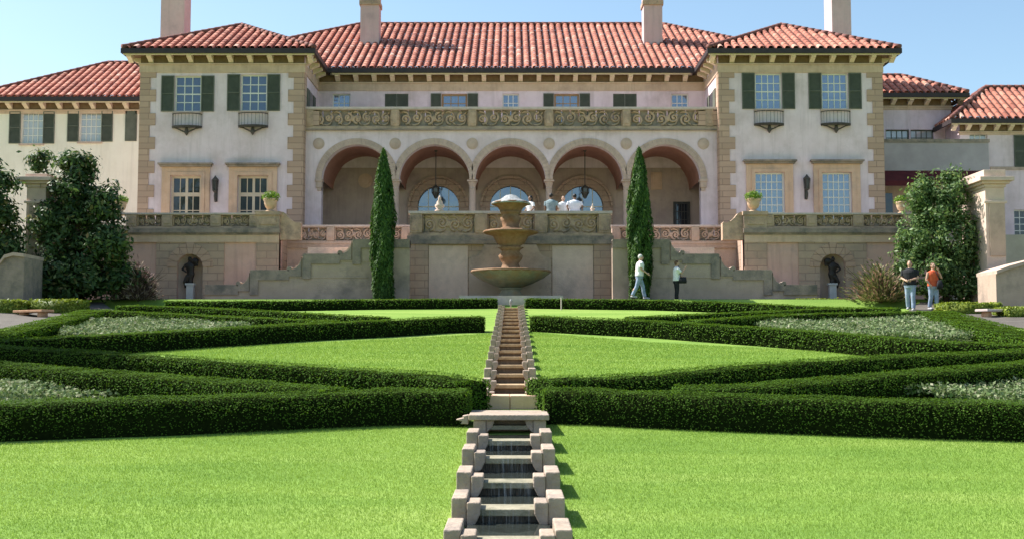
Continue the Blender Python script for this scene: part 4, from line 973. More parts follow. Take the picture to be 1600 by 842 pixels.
# ------------------------------------------------------------------ urns with plants
def crown_pts(ells, n, shell=.55):
    out = []; nr = []
    vols = np.array([e[3]*e[4]*e[5] for e in ells])**.67; cnt = np.round(n*vols/vols.sum()).astype(int)
    for e, k in zip(ells, cnt):
        d = unit(rng.normal(size=(k, 3))); r = shell+(1-shell)*rng.random((k, 1))**.7
        out.append(np.array(e[:3])+d*r*np.array(e[3:6])); nr.append(d)
    return np.vstack(out), np.vstack(nr)
def urn(x, y, z, h, lab, grp='planted urns on the pedestals'):
    o = thing('planted_urn', lab, 'planter', (x, y, z), group=grp)
    m = MB(); s = h/.55
    m.lathe(x, y, [(.19*s, z+.001), (.19*s, z+.05*s), (.10*s, z+.09*s), (.11*s, z+.12*s), (.2*s, z+.2*s), (.25*s, z+.36*s), (.25*s, z+.42*s), (.29*s, z+.5*s), (.3*s, z+.55*s), (.24*s, z+.55*s), (.2*s, z+.5*s)], 20, wave=.04, lobes=14)
    obj('urn', m, M['urn'], o, True)
    P, N = crown_pts([(x, y, z+.62*s, .38*s, .36*s, .26*s)], 900, .3); P[:, 2] = np.maximum(P[:, 2], z+.42*s)
    quads_mesh('foliage', leaves(P, N, .12*s, .035*s, .6), M['fern'], o)
zp = zz(333, YO)+.051
urn(xx(421, YO, 330), YO+.2, zp, .56, 'stone urn with a bright green plant on the pedestal before the left wing')
urn(xx(1179, YO, 330), YO+.2, zp, .56, 'stone urn with a bright green plant on the pedestal before the right wing')
urn(xx(186, YO, 330), YO+.2, zz(333, YO), .48, 'urn with a dark green plant beside the tree at the left end of the balustrade')
urn(xx(1412, YO, 330), YO+.2, zz(333, YO), .48, 'yellowish urn with a green plant half hidden by the tree on the right')
# ------------------------------------------------------------------ people
def person(label, loc, rz, H, shirt, trousers, hair, skin='skin', arms=None, stride=0.0, hairlen=0, sleeves='short', lean=0.0, cap=False, group=None, name='person', female=False, build=1.0, legs=True):
    s = H/1.75
    o = thing(name, label, 'person' if name == 'person' else 'statue', loc, rz, group, world=False)
    wS = (.185 if not female else .165)*build; wH = (.155 if not female else .165)*build
    arms = arms or {-1: ((-.25, .02, 1.15), (-.24, -.06, .9)), 1: ((.25, .02, 1.15), (.24, -.06, .9))}
    def sc(p): return (p[0]*s, p[1]*s, p[2]*s)
    def limb(mb, pts, rad, n=10): mb.tube([sc(p) for p in pts], [r*s for r in rad], n)
    def ring(mb, rs, n=16): mb.loft([(a*s, b*s, c*s, d*s, e*s) for a, b, c, d, e in [(p[0], p[1], p[2], p[3], p[4]*(bd_ if p[2] < 1.46 else 1)) for p in rs]], n)
    lb = lambda z: -lean*(z-.95)            # forward lean of the torso
    bd_ = .35+.65*build
    tors = [(0, 0, .86, wH*.9, .10), (0, 0, .95, wH, .115), (0, lb(1.08), 1.08, wH*.84, .10), (0, lb(1.22), 1.22, wS*.9, .115), (0, lb(1.34), 1.34, wS*1.02, .12), (0, lb(1.42), 1.42, wS*.95, .10), (0, lb(1.465), 1.465, wS*.55, .075), (0, lb(1.5), 1.5, .062, .062)]
    hy = lb(1.6)-.015
    bd = MB(); ring(bd, tors)
    limb(bd, [(0, lb(1.45), 1.45), (0, lb(1.55), 1.56)], [.062, .056])
    bd.ball(sc((0, hy, 1.635)), .076*s, .095*s, .115*s, 16, 11)
    bd.ball(sc((0, hy-.02, 1.575)), .055*s, .065*s, .055*s)
    bd.tube([sc((0, hy-.088, 1.66)), sc((0, hy-.11, 1.615)), sc((0, hy-.085, 1.605))], [.010*s, .017*s, .012*s], 6)
    for q in (-1, 1): bd.ball(sc((q*.079, hy+.01, 1.63)), .012*s, .022*s, .032*s, 8, 6)
    bd.tube([sc((-.025, hy-.083, 1.575)), sc((0, hy-.09, 1.577)), sc((.025, hy-.083, 1.575))], .008*s, 6)
    legp = {}
    for q in (-1, 1):
        f = q*stride
        hip = (q*.09, 0, .9); knee = (q*.095, -f*.55-.02, .5+abs(f)*.02); ank = (q*.10, -f*.95+(.06 if f < 0 else 0), .085+(.05 if f < 0 else 0))
        legp[q] = (hip, knee, ank)
        limb(bd, [hip, ((hip[0]+knee[0])/2, (hip[1]+knee[1])/2, .7), knee, (ank[0], (knee[1]+ank[1])/2+.02, .36), ank], [.088, .078, .058, .058, .042])
        limb(bd, [(ank[0], ank[1]+.05, ank[2]-.035), (ank[0], ank[1]-.08, ank[2]-.045), (ank[0], ank[1]-.17, ank[2]-.055)], [.036, .04, .022])
    armp = {}
    for q in (-1, 1):
        sh = (q*(wS-.005), lb(1.41), 1.41); el, wr = arms[q]
        armp[q] = (sh, el, wr)
        limb(bd, [sh, tuple((a+b)/2 for a, b in zip(sh, el)), el, tuple((a+b)/2 for a, b in zip(el, wr)), wr], [.052, .046, .039, .037, .027])
        d = (Vector(wr)-Vector(el)).normalized(); side = d.cross(Vector((q, .2, 0))).normalized(); nn = side.cross(d)
        palm = Vector(wr)+d*.085
        limb(bd, [wr, tuple(Vector(wr)+d*.04), tuple(palm)], [.027, .036, .034], 8)
        for fi, (off, ln) in enumerate(((-.027, .07), (-.009, .085), (.009, .08), (.026, .062))):
            a = palm+side*off; b = a+d*ln*.5-nn*.008*q; c = b+d*ln*.42-nn*.022*q
            limb(bd, [tuple(a-d*.02), tuple(a), tuple(b), tuple(c)], [.010, .0095, .009, .007], 6)
        tb = Vector(wr)+d*.03-side*.03
        limb(bd, [tuple(tb), tuple(tb+d*.035-side*.025), tuple(tb+d*.07-side*.028)], [.012, .011, .008], 6)
    body = obj('body', bd, M[skin], o, True, remesh=.011)
    e = MB()
    for q in (-1, 1): e.ball(sc((q*.03, hy-.083, 1.64)), .011*s, .008*s, .008*s, 8, 6)
    obj('eyes', e, M['eye'], o)
    if hair:
        h = MB()
        if cap == 'cap':
            h.ball(sc((0, hy+.012, 1.665)), .086*s, .105*s, .095*s, 16, 10); h.slab([(x*s, (hy+y)*s) for x, y in ((-.07, -.08), (.07, -.08), (.06, -.16), (-.06, -.16))], 1.665*s, 1.678*s)
        else:
            h.ball(sc((0, hy+.022, 1.662)), .085*s, .098*s, .103*s, 16, 10)
        if hairlen:
            h.loft([(0, (hy+.06)*s, (1.62-hairlen)*s, .05*s, .03*s), (0, (hy+.055)*s, (1.62-hairlen*.5)*s, .085*s, .055*s), (0, (hy+.04)*s, 1.62*s, .088*s, .075*s), (0, (hy+.03)*s, 1.7*s, .07*s, .07*s)], 14)
        obj('hat' if cap else 'hair', h, M[hair], o, True, remesh=.016)
    if shirt:
        c = MB(); g_ = 1.1
        ring(c, [(0, lb(.9)*0, .90, wH*1.1, .135), (0, 0, .96, wH*1.1, .138), (0, lb(1.08), 1.08, wH*1.0, .128), (0, lb(1.22), 1.22, wS*1.0, .135), (0, lb(1.34), 1.34, wS*1.08, .135), (0, lb(1.425), 1.425, wS*1.0, .112), (0, lb(1.475), 1.475, wS*.55, .085), (0, lb(1.49), 1.495, .078, .075)])
        for q in (-1, 1):
            sh, el, wr = armp[q]
            if sleeves == 'short':
                e_ = tuple(sh[k]+(el[k]-sh[k])*.75 for k in range(3)); limb(c, [sh, e_], [.068, .066])
            elif sleeves == 'long': limb(c, [sh, el, tuple(el[k]+(wr[k]-el[k])*.95 for k in range(3))], [.068, .055, .04])
        obj('shirt', c, M[shirt], o, True, remesh=.016)
    if trousers and legs:
        c = MB(); ring(c, [(0, 0, .80, wH*.95, .115), (0, 0, .88, wH*1.06, .125), (0, 0, .96, wH*1.06, .125), (0, 0, 1.0, wH*.98, .118)])
        for q in (-1, 1):
            hip, knee, ank = legp[q]
            limb(c, [hip, ((hip[0]+knee[0])/2, (hip[1]+knee[1])/2, .7), knee, (ank[0], (knee[1]+ank[1])/2+.015, .3), (ank[0], ank[1], ank[2]+.015)], [.102, .094, .078, .074, .07])
        obj('trousers', c, M[trousers], o, True, remesh=.018)
        for q in (-1, 1):
            c = MB(); a = legp[q][2]; limb(c, [(a[0], a[1]+.07, a[2]-.035), (a[0], a[1]-.03, a[2]-.03), (a[0], a[1]-.12, a[2]-.045), (a[0], a[1]-.19, a[2]-.055)], [.04, .05, .046, .026], 8)
            obj('shoe', c, M['shoe'], o, True)
    return o
RIGHT = PI/2      # facing +X when built facing -Y
YP = 44.42
person('man in a white t-shirt and pale jeans walking past the right cypress', (xx(999, YP, 440), YP, GW+.012), RIGHT, 1.72, 'white', 'jeans', 'hairgrey', stride=.24, lean=.08, build=1.35,
       arms={-1: ((-.24, -.05, 1.17), (-.2, -.26, 1.02)), 1: ((.25, .10, 1.16), (.25, .08, .9))})
person('woman in a white blouse and black trousers with one hand raised', (xx(1057, YP, 440), YP, GW-.12), RIGHT, 1.62, 'white', 'black', 'hairbrown', female=True, build=1.2, lean=.03, hairlen=.06, sleeves='short',
       arms={-1: ((-.2, -.2, 1.2), (-.14, -.34, 1.42)), 1: ((.22, -.12, 1.16), (.17, -.33, 1.08))})
hb = thing('handbag', 'black handbag hanging at the hip of the woman in the white blouse', 'bag', (xx(1066, YP, 440), YP-.18, GW+.75))
x = xx(1066, YP, 440); m = MB(); m.loft([(x, YP-.2, GW+.62, .13, .05), (x, YP-.2, GW+.7, .15, .065), (x, YP-.2, GW+.86, .12, .045)], 12); m.tube([(x-.1, YP-.2, GW+.84), (x-.12, YP-.19, GW+1.1), (x-.17, YP-.14, GW+1.3)], .012, 6); obj('bag_body', m, M['black'], hb, True)
YQ = 41.2
person('man in a black shirt and jeans standing before the right tree', (xx(1422, YQ, 440), YQ, gz(YQ)), -.5, 1.80, 'black', 'jeans', 'hairsand', build=1.28, stride=.05,
       arms={-1: ((-.27, -.04, 1.15), (-.10, -.25, 1.06)), 1: ((.27, -.04, 1.15), (.10, -.26, 1.08))})
person('woman in an orange top and jeans standing before the right tree', (xx(1458, YQ, 440), YQ, gz(YQ)), .2, 1.72, 'orange', 'jeans', 'hairbrown', female=True, sleeves='none', hairlen=.1, stride=.05, build=1.22,
       arms={-1: ((-.27, .0, 1.13), (-.22, -.16, .95)), 1: ((.25, -.14, 1.2), (.10, -.2, 1.46))})
hb = thing('shoulder_bag', 'black shoulder bag across the front of the woman in orange', 'bag', (xx(1463, YQ, 440), YQ-.2, gz(YQ)+.9))
x = xx(1465, YQ, 440); zq = gz(YQ); m = MB(); m.loft([(x, YQ-.2, zq+.78, .10, .05), (x, YQ-.21, zq+.9, .12, .06), (x, YQ-.2, zq+1.1, .07, .04)], 12); m.tube([(x, YQ-.19, zq+1.08), (x-.04, YQ-.16, zq+1.25), (x-.1, YQ-.1, zq+1.43)], .014, 6); obj('bag_body', m, M['black'], hb, True)
YT = 47.95
lean_arms = {-1: ((-.3, -.02, 1.18), (-.24, -.2, 1.0)), 1: ((.3, -.02, 1.18), (.24, -.2, 1.0))}
person('woman with long dark hair and a pale top, leftmost behind the parapet', (xx(829, YT, 315), YT, FL), -1.0, 1.62, 'white', 'jeans', 'hairdark', 'skindark', female=True, hairlen=.3, build=1.25, arms=lean_arms, group='people on the bastion')
person('person in a teal shirt with black hair standing behind the parapet', (xx(861, YT, 315), YT, FL), PI-.2, 1.72, 'teal', 'black', 'hairdark', 'skindark', group='people on the bastion', build=1.25)
person('person in a white shirt with pale hair, partly behind the broad one', (xx(880, YT+.5, 315), YT+.5, FL), .2, 1.68, 'white', 'jeans', 'hairsand', arms=lean_arms, group='people on the bastion', build=1.2)
person('broad person in a pale shirt with black hair, rightmost on the bastion', (xx(898, YT, 315), YT, FL), PI+.15, 1.7, 'lilac', 'jeans', 'hairdark', 'skindark', group='people on the bastion', build=1.45, arms={-1: ((-.34, .02, 1.2), (-.3, .1, 1.0)), 1: ((.34, .02, 1.2), (.3, .1, 1.0))})
# statues in the niches
def statue(nx, lab, flip):
    p = thing('statue', lab, 'statue', (nx, YO+.05, GW+.01), 0, 'bronze statues in the wall niches', world=True)
    m = MB(); m.box(nx-.24, nx+.24, YO-.12, YO+.3, GW, GW+.12); m.box(nx-.14, nx+.14, YO-.04, YO+.22, GW+.12, GW+.72); m.box(nx-.18, nx+.18, YO-.08, YO+.26, GW+.72, GW+.8); obj('plinth', m, M['plinth'], p)
    b = MB(); z = GW+.8; y = YO+.08; f = -1 if flip else 1; x = nx-.02*f
    b.loft([(x, y, z, .13, .11), (x, y, z+.15, .12, .10), (x+.02*f, y, z+.36, .17, .12), (x+.01*f, y, z+.5, .15, .11), (x-.02*f, y, z+.68, .2, .13), (x-.03*f, y, z+.80, .17, .11), (x-.03*f, y, z+.86, .07, .07), (x-.02*f, y-.02, z+.9, .055, .06)], 14)
    b.ball((x-.02*f, y-.03, z+.98), .08, .095, .11, 12, 9)
    b.tube([(x-.19*f, y, z+.76), (x-.31*f, y-.05, z+.56), (x-.12*f, y-.16, z+.44)], [.06, .05, .035], 8)
    b.tube([(x+.15*f, y, z+.76), (x+.30*f, y-.04, z+.72), (x+.26*f, y-.08, z+.98)], [.06, .05, .035], 8)
    b.ball((x+.2*f, y-.02, z+.9), .16, .12, .15, 10, 7)
    b.tube([(x-.08*f, y-.05, z+.3), (x-.2*f, y-.08, z+.05), (x-.17*f, y-.06, z-.2)], [.10, .08, .03], 8)
    obj('figure', b, M['bronze'], p, True, remesh=.018)
statue(nxl, 'dark bronze figure on a pale plinth in the left wall niche', False)
statue(nxr, 'dark bronze figure on a pale plinth in the right wall niche', True)
# ------------------------------------------------------------------ cascades
def fall_mat():
    m, nt, b, out = new_mat('falling_water'); N = nt.nodes.new; L = nt.links.new
    b.inputs['Base Color'].default_value = (.75, .78, .78, 1); b.inputs['Roughness'].default_value = .15
    tc = N('ShaderNodeTexCoord'); mp = N('ShaderNodeMapping'); mp.inputs['Scale'].default_value = (38, 4, 2.2); L(tc.outputs['Object'], mp.inputs[0])
    n = N('ShaderNodeTexNoise'); n.inputs['Scale'].default_value = 1; n.inputs['Detail'].default_value = 3; L(mp.outputs[0], n.inputs['Vector'])
    mr = N('ShaderNodeMapRange'); mr.inputs[1].default_value = .52; mr.inputs[2].default_value = .78; mr.inputs[4].default_value = .2; L(n.outputs[0], mr.inputs[0])
    t = N('ShaderNodeBsdfTransparent'); ms = N('ShaderNodeMixShader'); L(mr.outputs[0], ms.inputs[0]); L(t.outputs[0], ms.inputs[1]); L(b.outputs[0], ms.inputs[2]); L(ms.outputs[0], out.inputs[0])
    return m
M['fall'] = fall_mat()
def step_side(mb, x, s, w, y0, y1, z0, z1): mb.box(x, x+s*w, y0, y1, z0, z1)
def cascade(name, lab, rows, W, blk, hi, weir, riser, drop, z_of, last):
    t = thing(name, lab, 'water stairs', (0, rows[0], z_of(rows[0])))
    n = len(rows)
    for i, y in enumerate(rows):
        ynext = rows[i+1] if i+1 < n else last
        z = z_of(y)+random.uniform(-.012, .012); zn = z_of(ynext) if i+1 < n else z+drop
        hw = W/2
        b = MB()
        for s in (-1, 1):
            x = s*hw
            bw = blk*random.uniform(.93, 1.06)
            x = s*(hw+random.uniform(-.012, .008))
            b.box(x, x-s*bw, y, y+(ynext-y)*.56, z-hi-.45, z)
            b.box(x-s*.012, x-s*bw*.8, y+(ynext-y)*.56+.002, ynext-.003, z-hi-.45, z-.09)
            # inner scroll block, its lower corner cut away
            xi = x-s*(bw+.001); wi = .115 if W > .95 else .10
            zt = z-.035
            q = [(xi, zt), (xi-s*wi, zt), (xi-s*wi, zt-hi*.42), (xi-s*wi*.62, zt-hi*.78), (xi-s*wi*.3, zt-hi*.86), (xi, zt-hi*.9)]
            b.prism(q if s > 0 else q[::-1], y-.03, y+.30)
            side = obj('side_block', b, M['cascade'], t, bevel=.012); b = MB()
        xin = hw-blk-.002
        wv = MB(); wz = z-.10
        xw = hw-blk-(.10 if W > .95 else .085)
        wv.box(-xw, xw, y+.02, y+.36, wz-.06, wz)
        obj('weir', wv, M[weir], t, bevel=.008)
        r = MB(); r.box(-xin, xin, y+.10, y+.30, z-hi-.5, wz-.062); obj('riser', r, M[riser], t)
        if weir == 'weir':
            q = MB(); q.box(-xw+.03, xw-.03, y-.004, y+.004, z-.42, wz-.004); obj('waterfall', q, M['fall'], t)
        p = MB(); p.box(-xin, xin, y+.301, ynext+.098, z-.4, wz-.025); obj('pool', p, M['water' if weir == 'weir' else weir], t)
    return t
low_rows = [7.7, 8.84, 9.97, 11.06, 12.2, 13.4]
def zlow(y): return SL*y+.25
cascade('lower_cascade', 'pale stone water stairs with scrolled side blocks in the near lawn', low_rows, .985, .14, .24, 'weir', 'riser', .1, zlow, 14.6)
ls = thing('landing_slab', 'flat pale slab at the head of the near water stairs', 'slab', (0, 15, SL*15))
zl_ = zz(641, 15.6)
m = MB(); m.box(-.52, .5, 14.62, 15.75, zl_-.07, zl_); m.box(-.46, -.3, 14.66, 15.7, zl_-.5, zl_-.072); m.box(.3, .46, 14.66, 15.7, zl_-.5, zl_-.072)
for s in (-1, 1):
    q = [(s*.3, zl_-.072), (s*.19, zl_-.072), (s*.22, zl_-.16), (s*.3, zl_-.24)]
    m.prism(q if s < 0 else q[::-1], 14.68, 14.9)
m.box(-.3, .3, 14.95, 15.7, zl_-.6, zl_-.073)
obj('slab_stone', m, M['cascade'], ls, bevel=.012)
m = MB(); m.box(-.24, .24, 14.7, 14.94, zl_-.19, zl_-.14); obj('weir', m, M['weir'], ls)
lf = thing('stone_leaf', 'broken pale leaf-shaped stone lip at the left end of the slab', 'stone ornament', (-.55, 14.8, zl_-.1))
m = MB(); q = [(-.523, zl_-.005), (-.60, zl_-.02), (-.575, zl_-.04), (-.68, zl_-.065), (-.60, zl_-.085), (-.62, zl_-.115), (-.523, zl_-.12)]
m.prism(q, 14.64, 14.9); obj('lip', m, M['cascade'], lf, bevel=.006)
bk = thing('base_block', 'plain pale stone block at the foot of the upper water stairs', 'stone block', (0, 16.9, SL*16.9))
zb_ = zz(617, 17.0); m = MB(); m.box(-.445, -.004, 16.9, 17.5, zb_-.7, zb_); m.box(.004, .445, 16.9, 17.5, zb_-.7, zb_); obj('block_stone', m, M['surround'], bk, bevel=.01)
up_rows = [17.55+1.5*i for i in range(17)]
def zup(y): return SL*y+.20
cascade('upper_cascade', 'rust-stained water stairs climbing between the far lawns to the fountain', up_rows, .93, .13, .2, 'rustweir', 'rustriser', .1, zup, 43.0)
jt = thing('water_jet', 'tiny white jet of water at the head of the upper water stairs', 'water jet', tuple(at(798, 478, 42.6)))
p0 = at(798, 480, 42.6); m = MB(); m.tube([p0, p0+Vector((0, 0, .12)), p0+Vector((.01, 0, .24)), p0+Vector((0, 0, .3))], [.02, .035, .055, .03], 8); obj('spray', m, M['foam'], jt, True)
st = thing('marker_stake', 'thin pale stake at the back hedge right of the water stairs', 'stake', tuple(gnd(877, 483)))
p0 = gnd(877, 484); m = MB(); m.tube([p0, p0+Vector((0, 0, .46))], .022, 6); obj('stake', m, M['caplit'], st)
# ------------------------------------------------------------------ hedges
def hedge(label, pts_px, h, w, mt='box', name='hedge', ends=True, dens=None, lsz=None, front=False):
    """pts_px: pixel trace of the middle of the top strip, on the plane h above the slope"""
    C = [gnd(px, py, h) for px, py in pts_px]
    C = [Vector((p.x, p.y)) for p in C]
    # smooth resample
    Q = []
    n = len(C)
    for i in range(n-1):
        p0, p1, p2, p3 = C[max(i-1, 0)], C[i], C[i+1], C[min(i+2, n-1)]
        k = max(2, int((p2-p1).length/.16))
        for j in range(k):
            t = j/k
            Q.append(.5*((2*p1)+(p2-p0)*t+(2*p0-5*p1+4*p2-p3)*t*t+(3*p1-p0-3*p2+p3)*t**3))
    Q.append(C[-1])
    mid = Q[len(Q)//2]; loc = (mid.x, mid.y, gz(mid.y))
    o_ = bpy.data.objects.new('tmp', None)
    sec = [(-.5, -.05), (-.5, .45), (-.47, .85), (-.38, .985), (-.15, 1.0), (.15, 1.0), (.38, .985), (.47, .85), (.5, .45), (.5, -.05)]
    mb = MB(); ns = len(sec)
    Tn = []
    for i, q in enumerate(Q):
        t = (Q[min(i+1, len(Q)-1)]-Q[max(i-1, 0)]).normalized(); Tn.append((t, Vector((-t.y, t.x))))
    rows = []
    ph = random.random()*9
    for i, q in enumerate(Q):
        t, nn = Tn[i]
        wob = .016*math.sin(i*.31+ph)+.010*math.sin(i*.83+ph*2)
        for a, b in sec:
            p = q+nn*(a*w*.9+wob)
            mb.v.append((p.x, p.y, gz(p.y)+b*h*.93+wob*.5+rng.normal()*.006))
    for i in range(len(Q)-1):
        for k in range(ns-1): mb.f.append((i*ns+k, (i+1)*ns+k, (i+1)*ns+k+1, i*ns+k+1))
    mb.f.append(tuple(range(ns))); mb.f.append(tuple(range(len(Q)*ns-1, (len(Q)-1)*ns-1, -1)))
    # leaves over the surface
    dist = sum(q.y for q in Q)/len(Q)
    ls = lsz or min(.06, max(.022, dist*.0014)); dn = dens or min(3200, 1.7/(ls*ls))
    Ltot = sum((Q[i+1]-Q[i]).length for i in range(len(Q)-1))
    per = 2*h+w; cnt = int(Ltot*per*dn)
    cnt = min(cnt, 75000)
    Qa = np.array([(q.x, q.y) for q in Q]); Na = np.array([(b.x, b.y) for a, b in Tn]); Ta = np.array([(a.x, a.y) for a, b in Tn])
    def sample(cnt):
        ii = rng.random(cnt)*(len(Q)-1); i0 = ii.astype(int); fr = (ii-i0)[:, None]
        P = Qa[i0]*(1-fr)+Qa[i0+1]*fr; Nn = Na[i0]
        u = rng.random(cnt)*per
        side = np.where(u < h, -1, np.where(u < h+w, 0, 1))
        a = np.where(side == 0, (u-h)/w-.5, side*.5); b = np.where(side == -1, u/h, np.where(side == 0, 1.0, (u-h-w)/h))
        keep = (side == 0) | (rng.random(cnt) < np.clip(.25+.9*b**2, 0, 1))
        rd = np.abs(a) > .42
        b = np.where(side == 0, b-np.where(rd, (np.abs(a)-.42)*.5, 0), b); a = np.where((side != 0) & (b > .85), a*(1-(b-.85)*.5), a)
        X = P+Nn*(a*w)[:, None]
        X = X+rng.normal(size=X.shape)*.012
        z = np.array([gz(y) for y in X[:, 1]])+b*h+rng.normal(size=cnt)*np.where(side == 0, .006, .012)+np.where(side == 0, .012*np.sin(X[:, 0]*5.1+ph)*np.sin(X[:, 1]*4.3), 0)
        nr = np.where((side == 0)[:, None], np.array([0, 0, 1.0]), np.column_stack([Nn*side[:, None]*.55, np.full(cnt, .8)]))
        nr = np.where((side == 0)[:, None], nr*4.5, nr)
        return np.column_stack([X, z])[keep], nr[keep]
    P, N = sample(cnt)
    # end caps
    for idx, sgn in ((0, -1), (-1, 1)):
        k = int(w*h*dn); a = rng.uniform(-.5, .5, k); b = rng.uniform(0, 1, k)
        X = Qa[idx]+Na[idx]*(a*w)[:, None]+Ta[idx]*sgn*.02+rng.normal(size=(k, 2))*.015
        z = gz(Qa[idx][1])+b*h
        P = np.vstack([P, np.column_stack([X, z])]); N = np.vstack([N, np.tile([*(Ta[idx]*sgn), .3], (k, 1))])
    V = leaves(P, N, ls*1.25, ls*.8, .5)
    o = bpy.data.objects.new(name, None); bpy.data.objects.remove(o)
    bpy.data.objects.remove(o_)
    V = V-np.array(loc); mb.v = [(a-loc[0], b-loc[1], c-loc[2]) for a, b, c in mb.v]
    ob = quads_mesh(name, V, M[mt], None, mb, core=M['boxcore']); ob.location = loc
    tag(ob, label, 'hedge', 'clipped hedges of the parterre', 'thing')
    return ob
HL = [
 ('near hedge on the left, in front of the lower pale bed', [(729, 610), (617, 609), (475, 614), (332, 619), (190, 623), (0, 629), (-160, 635)], .44, .58),
 ('left hedge curving from the stone block out along the middle lawn', [(738, 594), (700, 588), (665, 583), (570, 577), (475, 571), (332, 562), (190, 552), (0, 541), (-150, 532)], .44, .62),
 ('short left hedge in shade between the lower pale bed and the middle lawn hedge', [(520, 607), (475, 603), (380, 596), (285, 589), (142, 579), (0, 567), (-130, 555)], .46, .6),
 ('left hedge at the top edge of the middle lawn, nearest side of the upper bed', [(754, 494), (690, 495), (617, 499), (475, 505), (332, 513), (190, 521), (95, 526), (0, 531), (-150, 540)], .42, .7),
 ('rearmost thin hedge of the left swirl, under the back hedge', [(600, 495), (520, 491), (430, 486), (285, 479), (190, 477)], .34, .62),
 ('left hedge along the back of the upper pale bed', [(520, 501), (475, 499), (380, 495), (237, 488), (156, 484)], .40, .62),
 ('left back hedge along the walkway below the stair', [(774, 466), (660, 467), (570, 467.5), (427, 469.5), (262, 470)], .36, .7),
 ('left diagonal hedge running down from the shrub to the path', [(150, 483), (100, 496), (50, 508), (0, 519), (-90, 541)], .40, .9),
]
for a in HL: hedge(*a)
HR = [
 ('near hedge on the right, in front of the lower pale bed', [(853, 607), (900, 608), (1022, 613), (1215, 619), (1407, 625), (1600, 629), (1760, 635)], .44, .58),
 ('right hedge curving from the stone block out along the middle lawn', [(843, 592), (880, 589), (950, 587), (1022, 583), (1118, 574), (1215, 566), (1311, 560), (1407, 555), (1503, 551), (1600, 547), (1740, 540)], .44, .6),
 ('sunlit right hedge between the lower pale bed and the middle lawn hedge', [(1060, 604), (1167, 602), (1263, 594), (1360, 586), (1455, 578), (1527, 572), (1600, 566), (1740, 552)], .46, .6),
 ('right hedge at the top edge of the middle lawn, nearest side of the upper bed', [(838, 493), (930, 497), (1022, 501), (1118, 507), (1215, 513), (1311, 520), (1407, 529), (1503, 534), (1600, 538), (1740, 544)], .42, .7),
 ('rearmost thin hedge of the right swirl, under the back hedge', [(985, 495), (1070, 491), (1170, 487), (1300, 481.5), (1400, 480)], .34, .62),
 ('right hedge along the back of the upper pale bed', [(1080, 500), (1130, 497), (1220, 491), (1340, 488), (1446, 486)], .40, .62),
 ('right back hedge along the walkway below the stair', [(824, 466), (940, 467.5), (1022, 468.5), (1167, 473), (1263, 478), (1400, 482)], .36, .7),
 ('broad sunlit diagonal hedge on the right running down to the path', [(1460, 485), (1500, 496), (1545, 508), (1600, 521), (1690, 541)], .40, 1.1),
]
for a in HR: hedge(*a)
def low_box(label, px0, px1, pyt, Y, h, w, name='hedge'):
    # free-standing clipped box at distance Y
    a, b = xx(px0, Y, pyt), xx(px1, Y, pyt); z1 = zz(pyt, Y); z0 = min(gz(Y), z1-.3)
    c = ((a+b)/2, Y+w/2, z0)
    mb = MB(); mb.box(a-c[0]+.03, b-c[0]-.03, -w/2+.03, w/2-.03, -.1, z1-z0-.03)
    n = int((b-a+w)*2*(z1-z0)*500+(b-a)*w*700)
    P = rng.uniform(-.5, .5, (n, 3))*np.array([b-a, w, 0]); P[:, 2] = rng.random(n)*(z1-z0)
    ax = rng.choice(3, n, p=[.25, .35, .4]); N = np.zeros((n, 3)); s = rng.choice([-1, 1], n)
    for k, hw in ((0, (b-a)/2), (1, w/2)):
        P[ax == k, k] = s[ax == k]*hw; N[ax == k, k] = s[ax == k]
    P[ax == 2, 2] = z1-z0; N[ax == 2, 2] = 1; N[:, 2] += .3
    P += rng.normal(size=P.shape)*.02
    o = quads_mesh(name, leaves(P, N, .09, .06, .7), M['boxbright'], None, mb); o.location = c
    tag(o, label, 'hedge', 'yellow-green box hedges by the garden benches', 'thing')
low_box('yellow-green box hedge at the left edge of the picture', -60, 29, 469, 38.5, .5, 1.2)
low_box('yellow-green box hedge right of the brown bench', 47, 118, 468, 39.2, .5, 1.3)
low_box('yellow-green box hedge left of the terracotta bench', 1481, 1566, 473, 39.2, .5, 1.3)
low_box('yellow-green box hedge at the right edge of the picture', 1574, 1660, 480, 37.5, .5, 1.2)
low_box('low strip of sunlit planting at the foot of the right statue', 1248, 1328, 467, 44.6, .3, 1.0)
# pale ground cover beds ----------------------------------------------------
def bed(label, poly_px, h=.16, dens=240, size=.09):
    P2 = [gnd(px, py, .14) for px, py in poly_px]; P2 = [(p.x, p.y) for p in P2]
    xs_ = [p[0] for p in P2]; ys_ = [p[1] for p in P2]
    def inside(x, y):
        c = np.zeros(len(x), bool); j = len(P2)-1
        for i in range(len(P2)):
            xi, yi = P2[i]; xj, yj = P2[j]
            cond = ((yi > y) != (yj > y)) & (x < (xj-xi)*(y-yi)/(yj-yi+1e-12)+xi); c ^= cond; j = i
        return c
    A = (max(xs_)-min(xs_))*(max(ys_)-min(ys_)); n = int(A*dens*3)
    n = min(n, 90000)
    x = rng.uniform(min(xs_), max(xs_), n); y = rng.uniform(min(ys_), max(ys_), n); k = inside(x, y); x, y = x[k], y[k]
    bump = .05*np.sin(x*2.3)*np.sin(y*1.9)+.06*rng.random(len(x))
    z = np.array([gz(v) for v in y])+.10+h*rng.random(len(x))*.9+bump
    P = np.column_stack([x, y, z]); N = np.tile([0, -.2, 1.0], (len(P), 1))
    c = np.array([np.mean(xs_), np.mean(ys_), gz(np.mean(ys_))])
    s = MB(); s.add([(a-c[0], b-c[1], gz(b)+.06-c[2]) for a, b in P2], [tuple(range(len(P2)))])
    o = quads_mesh('ground_cover', leaves(P, N, size, size*.55, .9)-c, M['silver'], None, s); o.location = tuple(c)
    tag(o, label, 'ground cover', 'pale leafy beds inside the hedges', 'stuff')
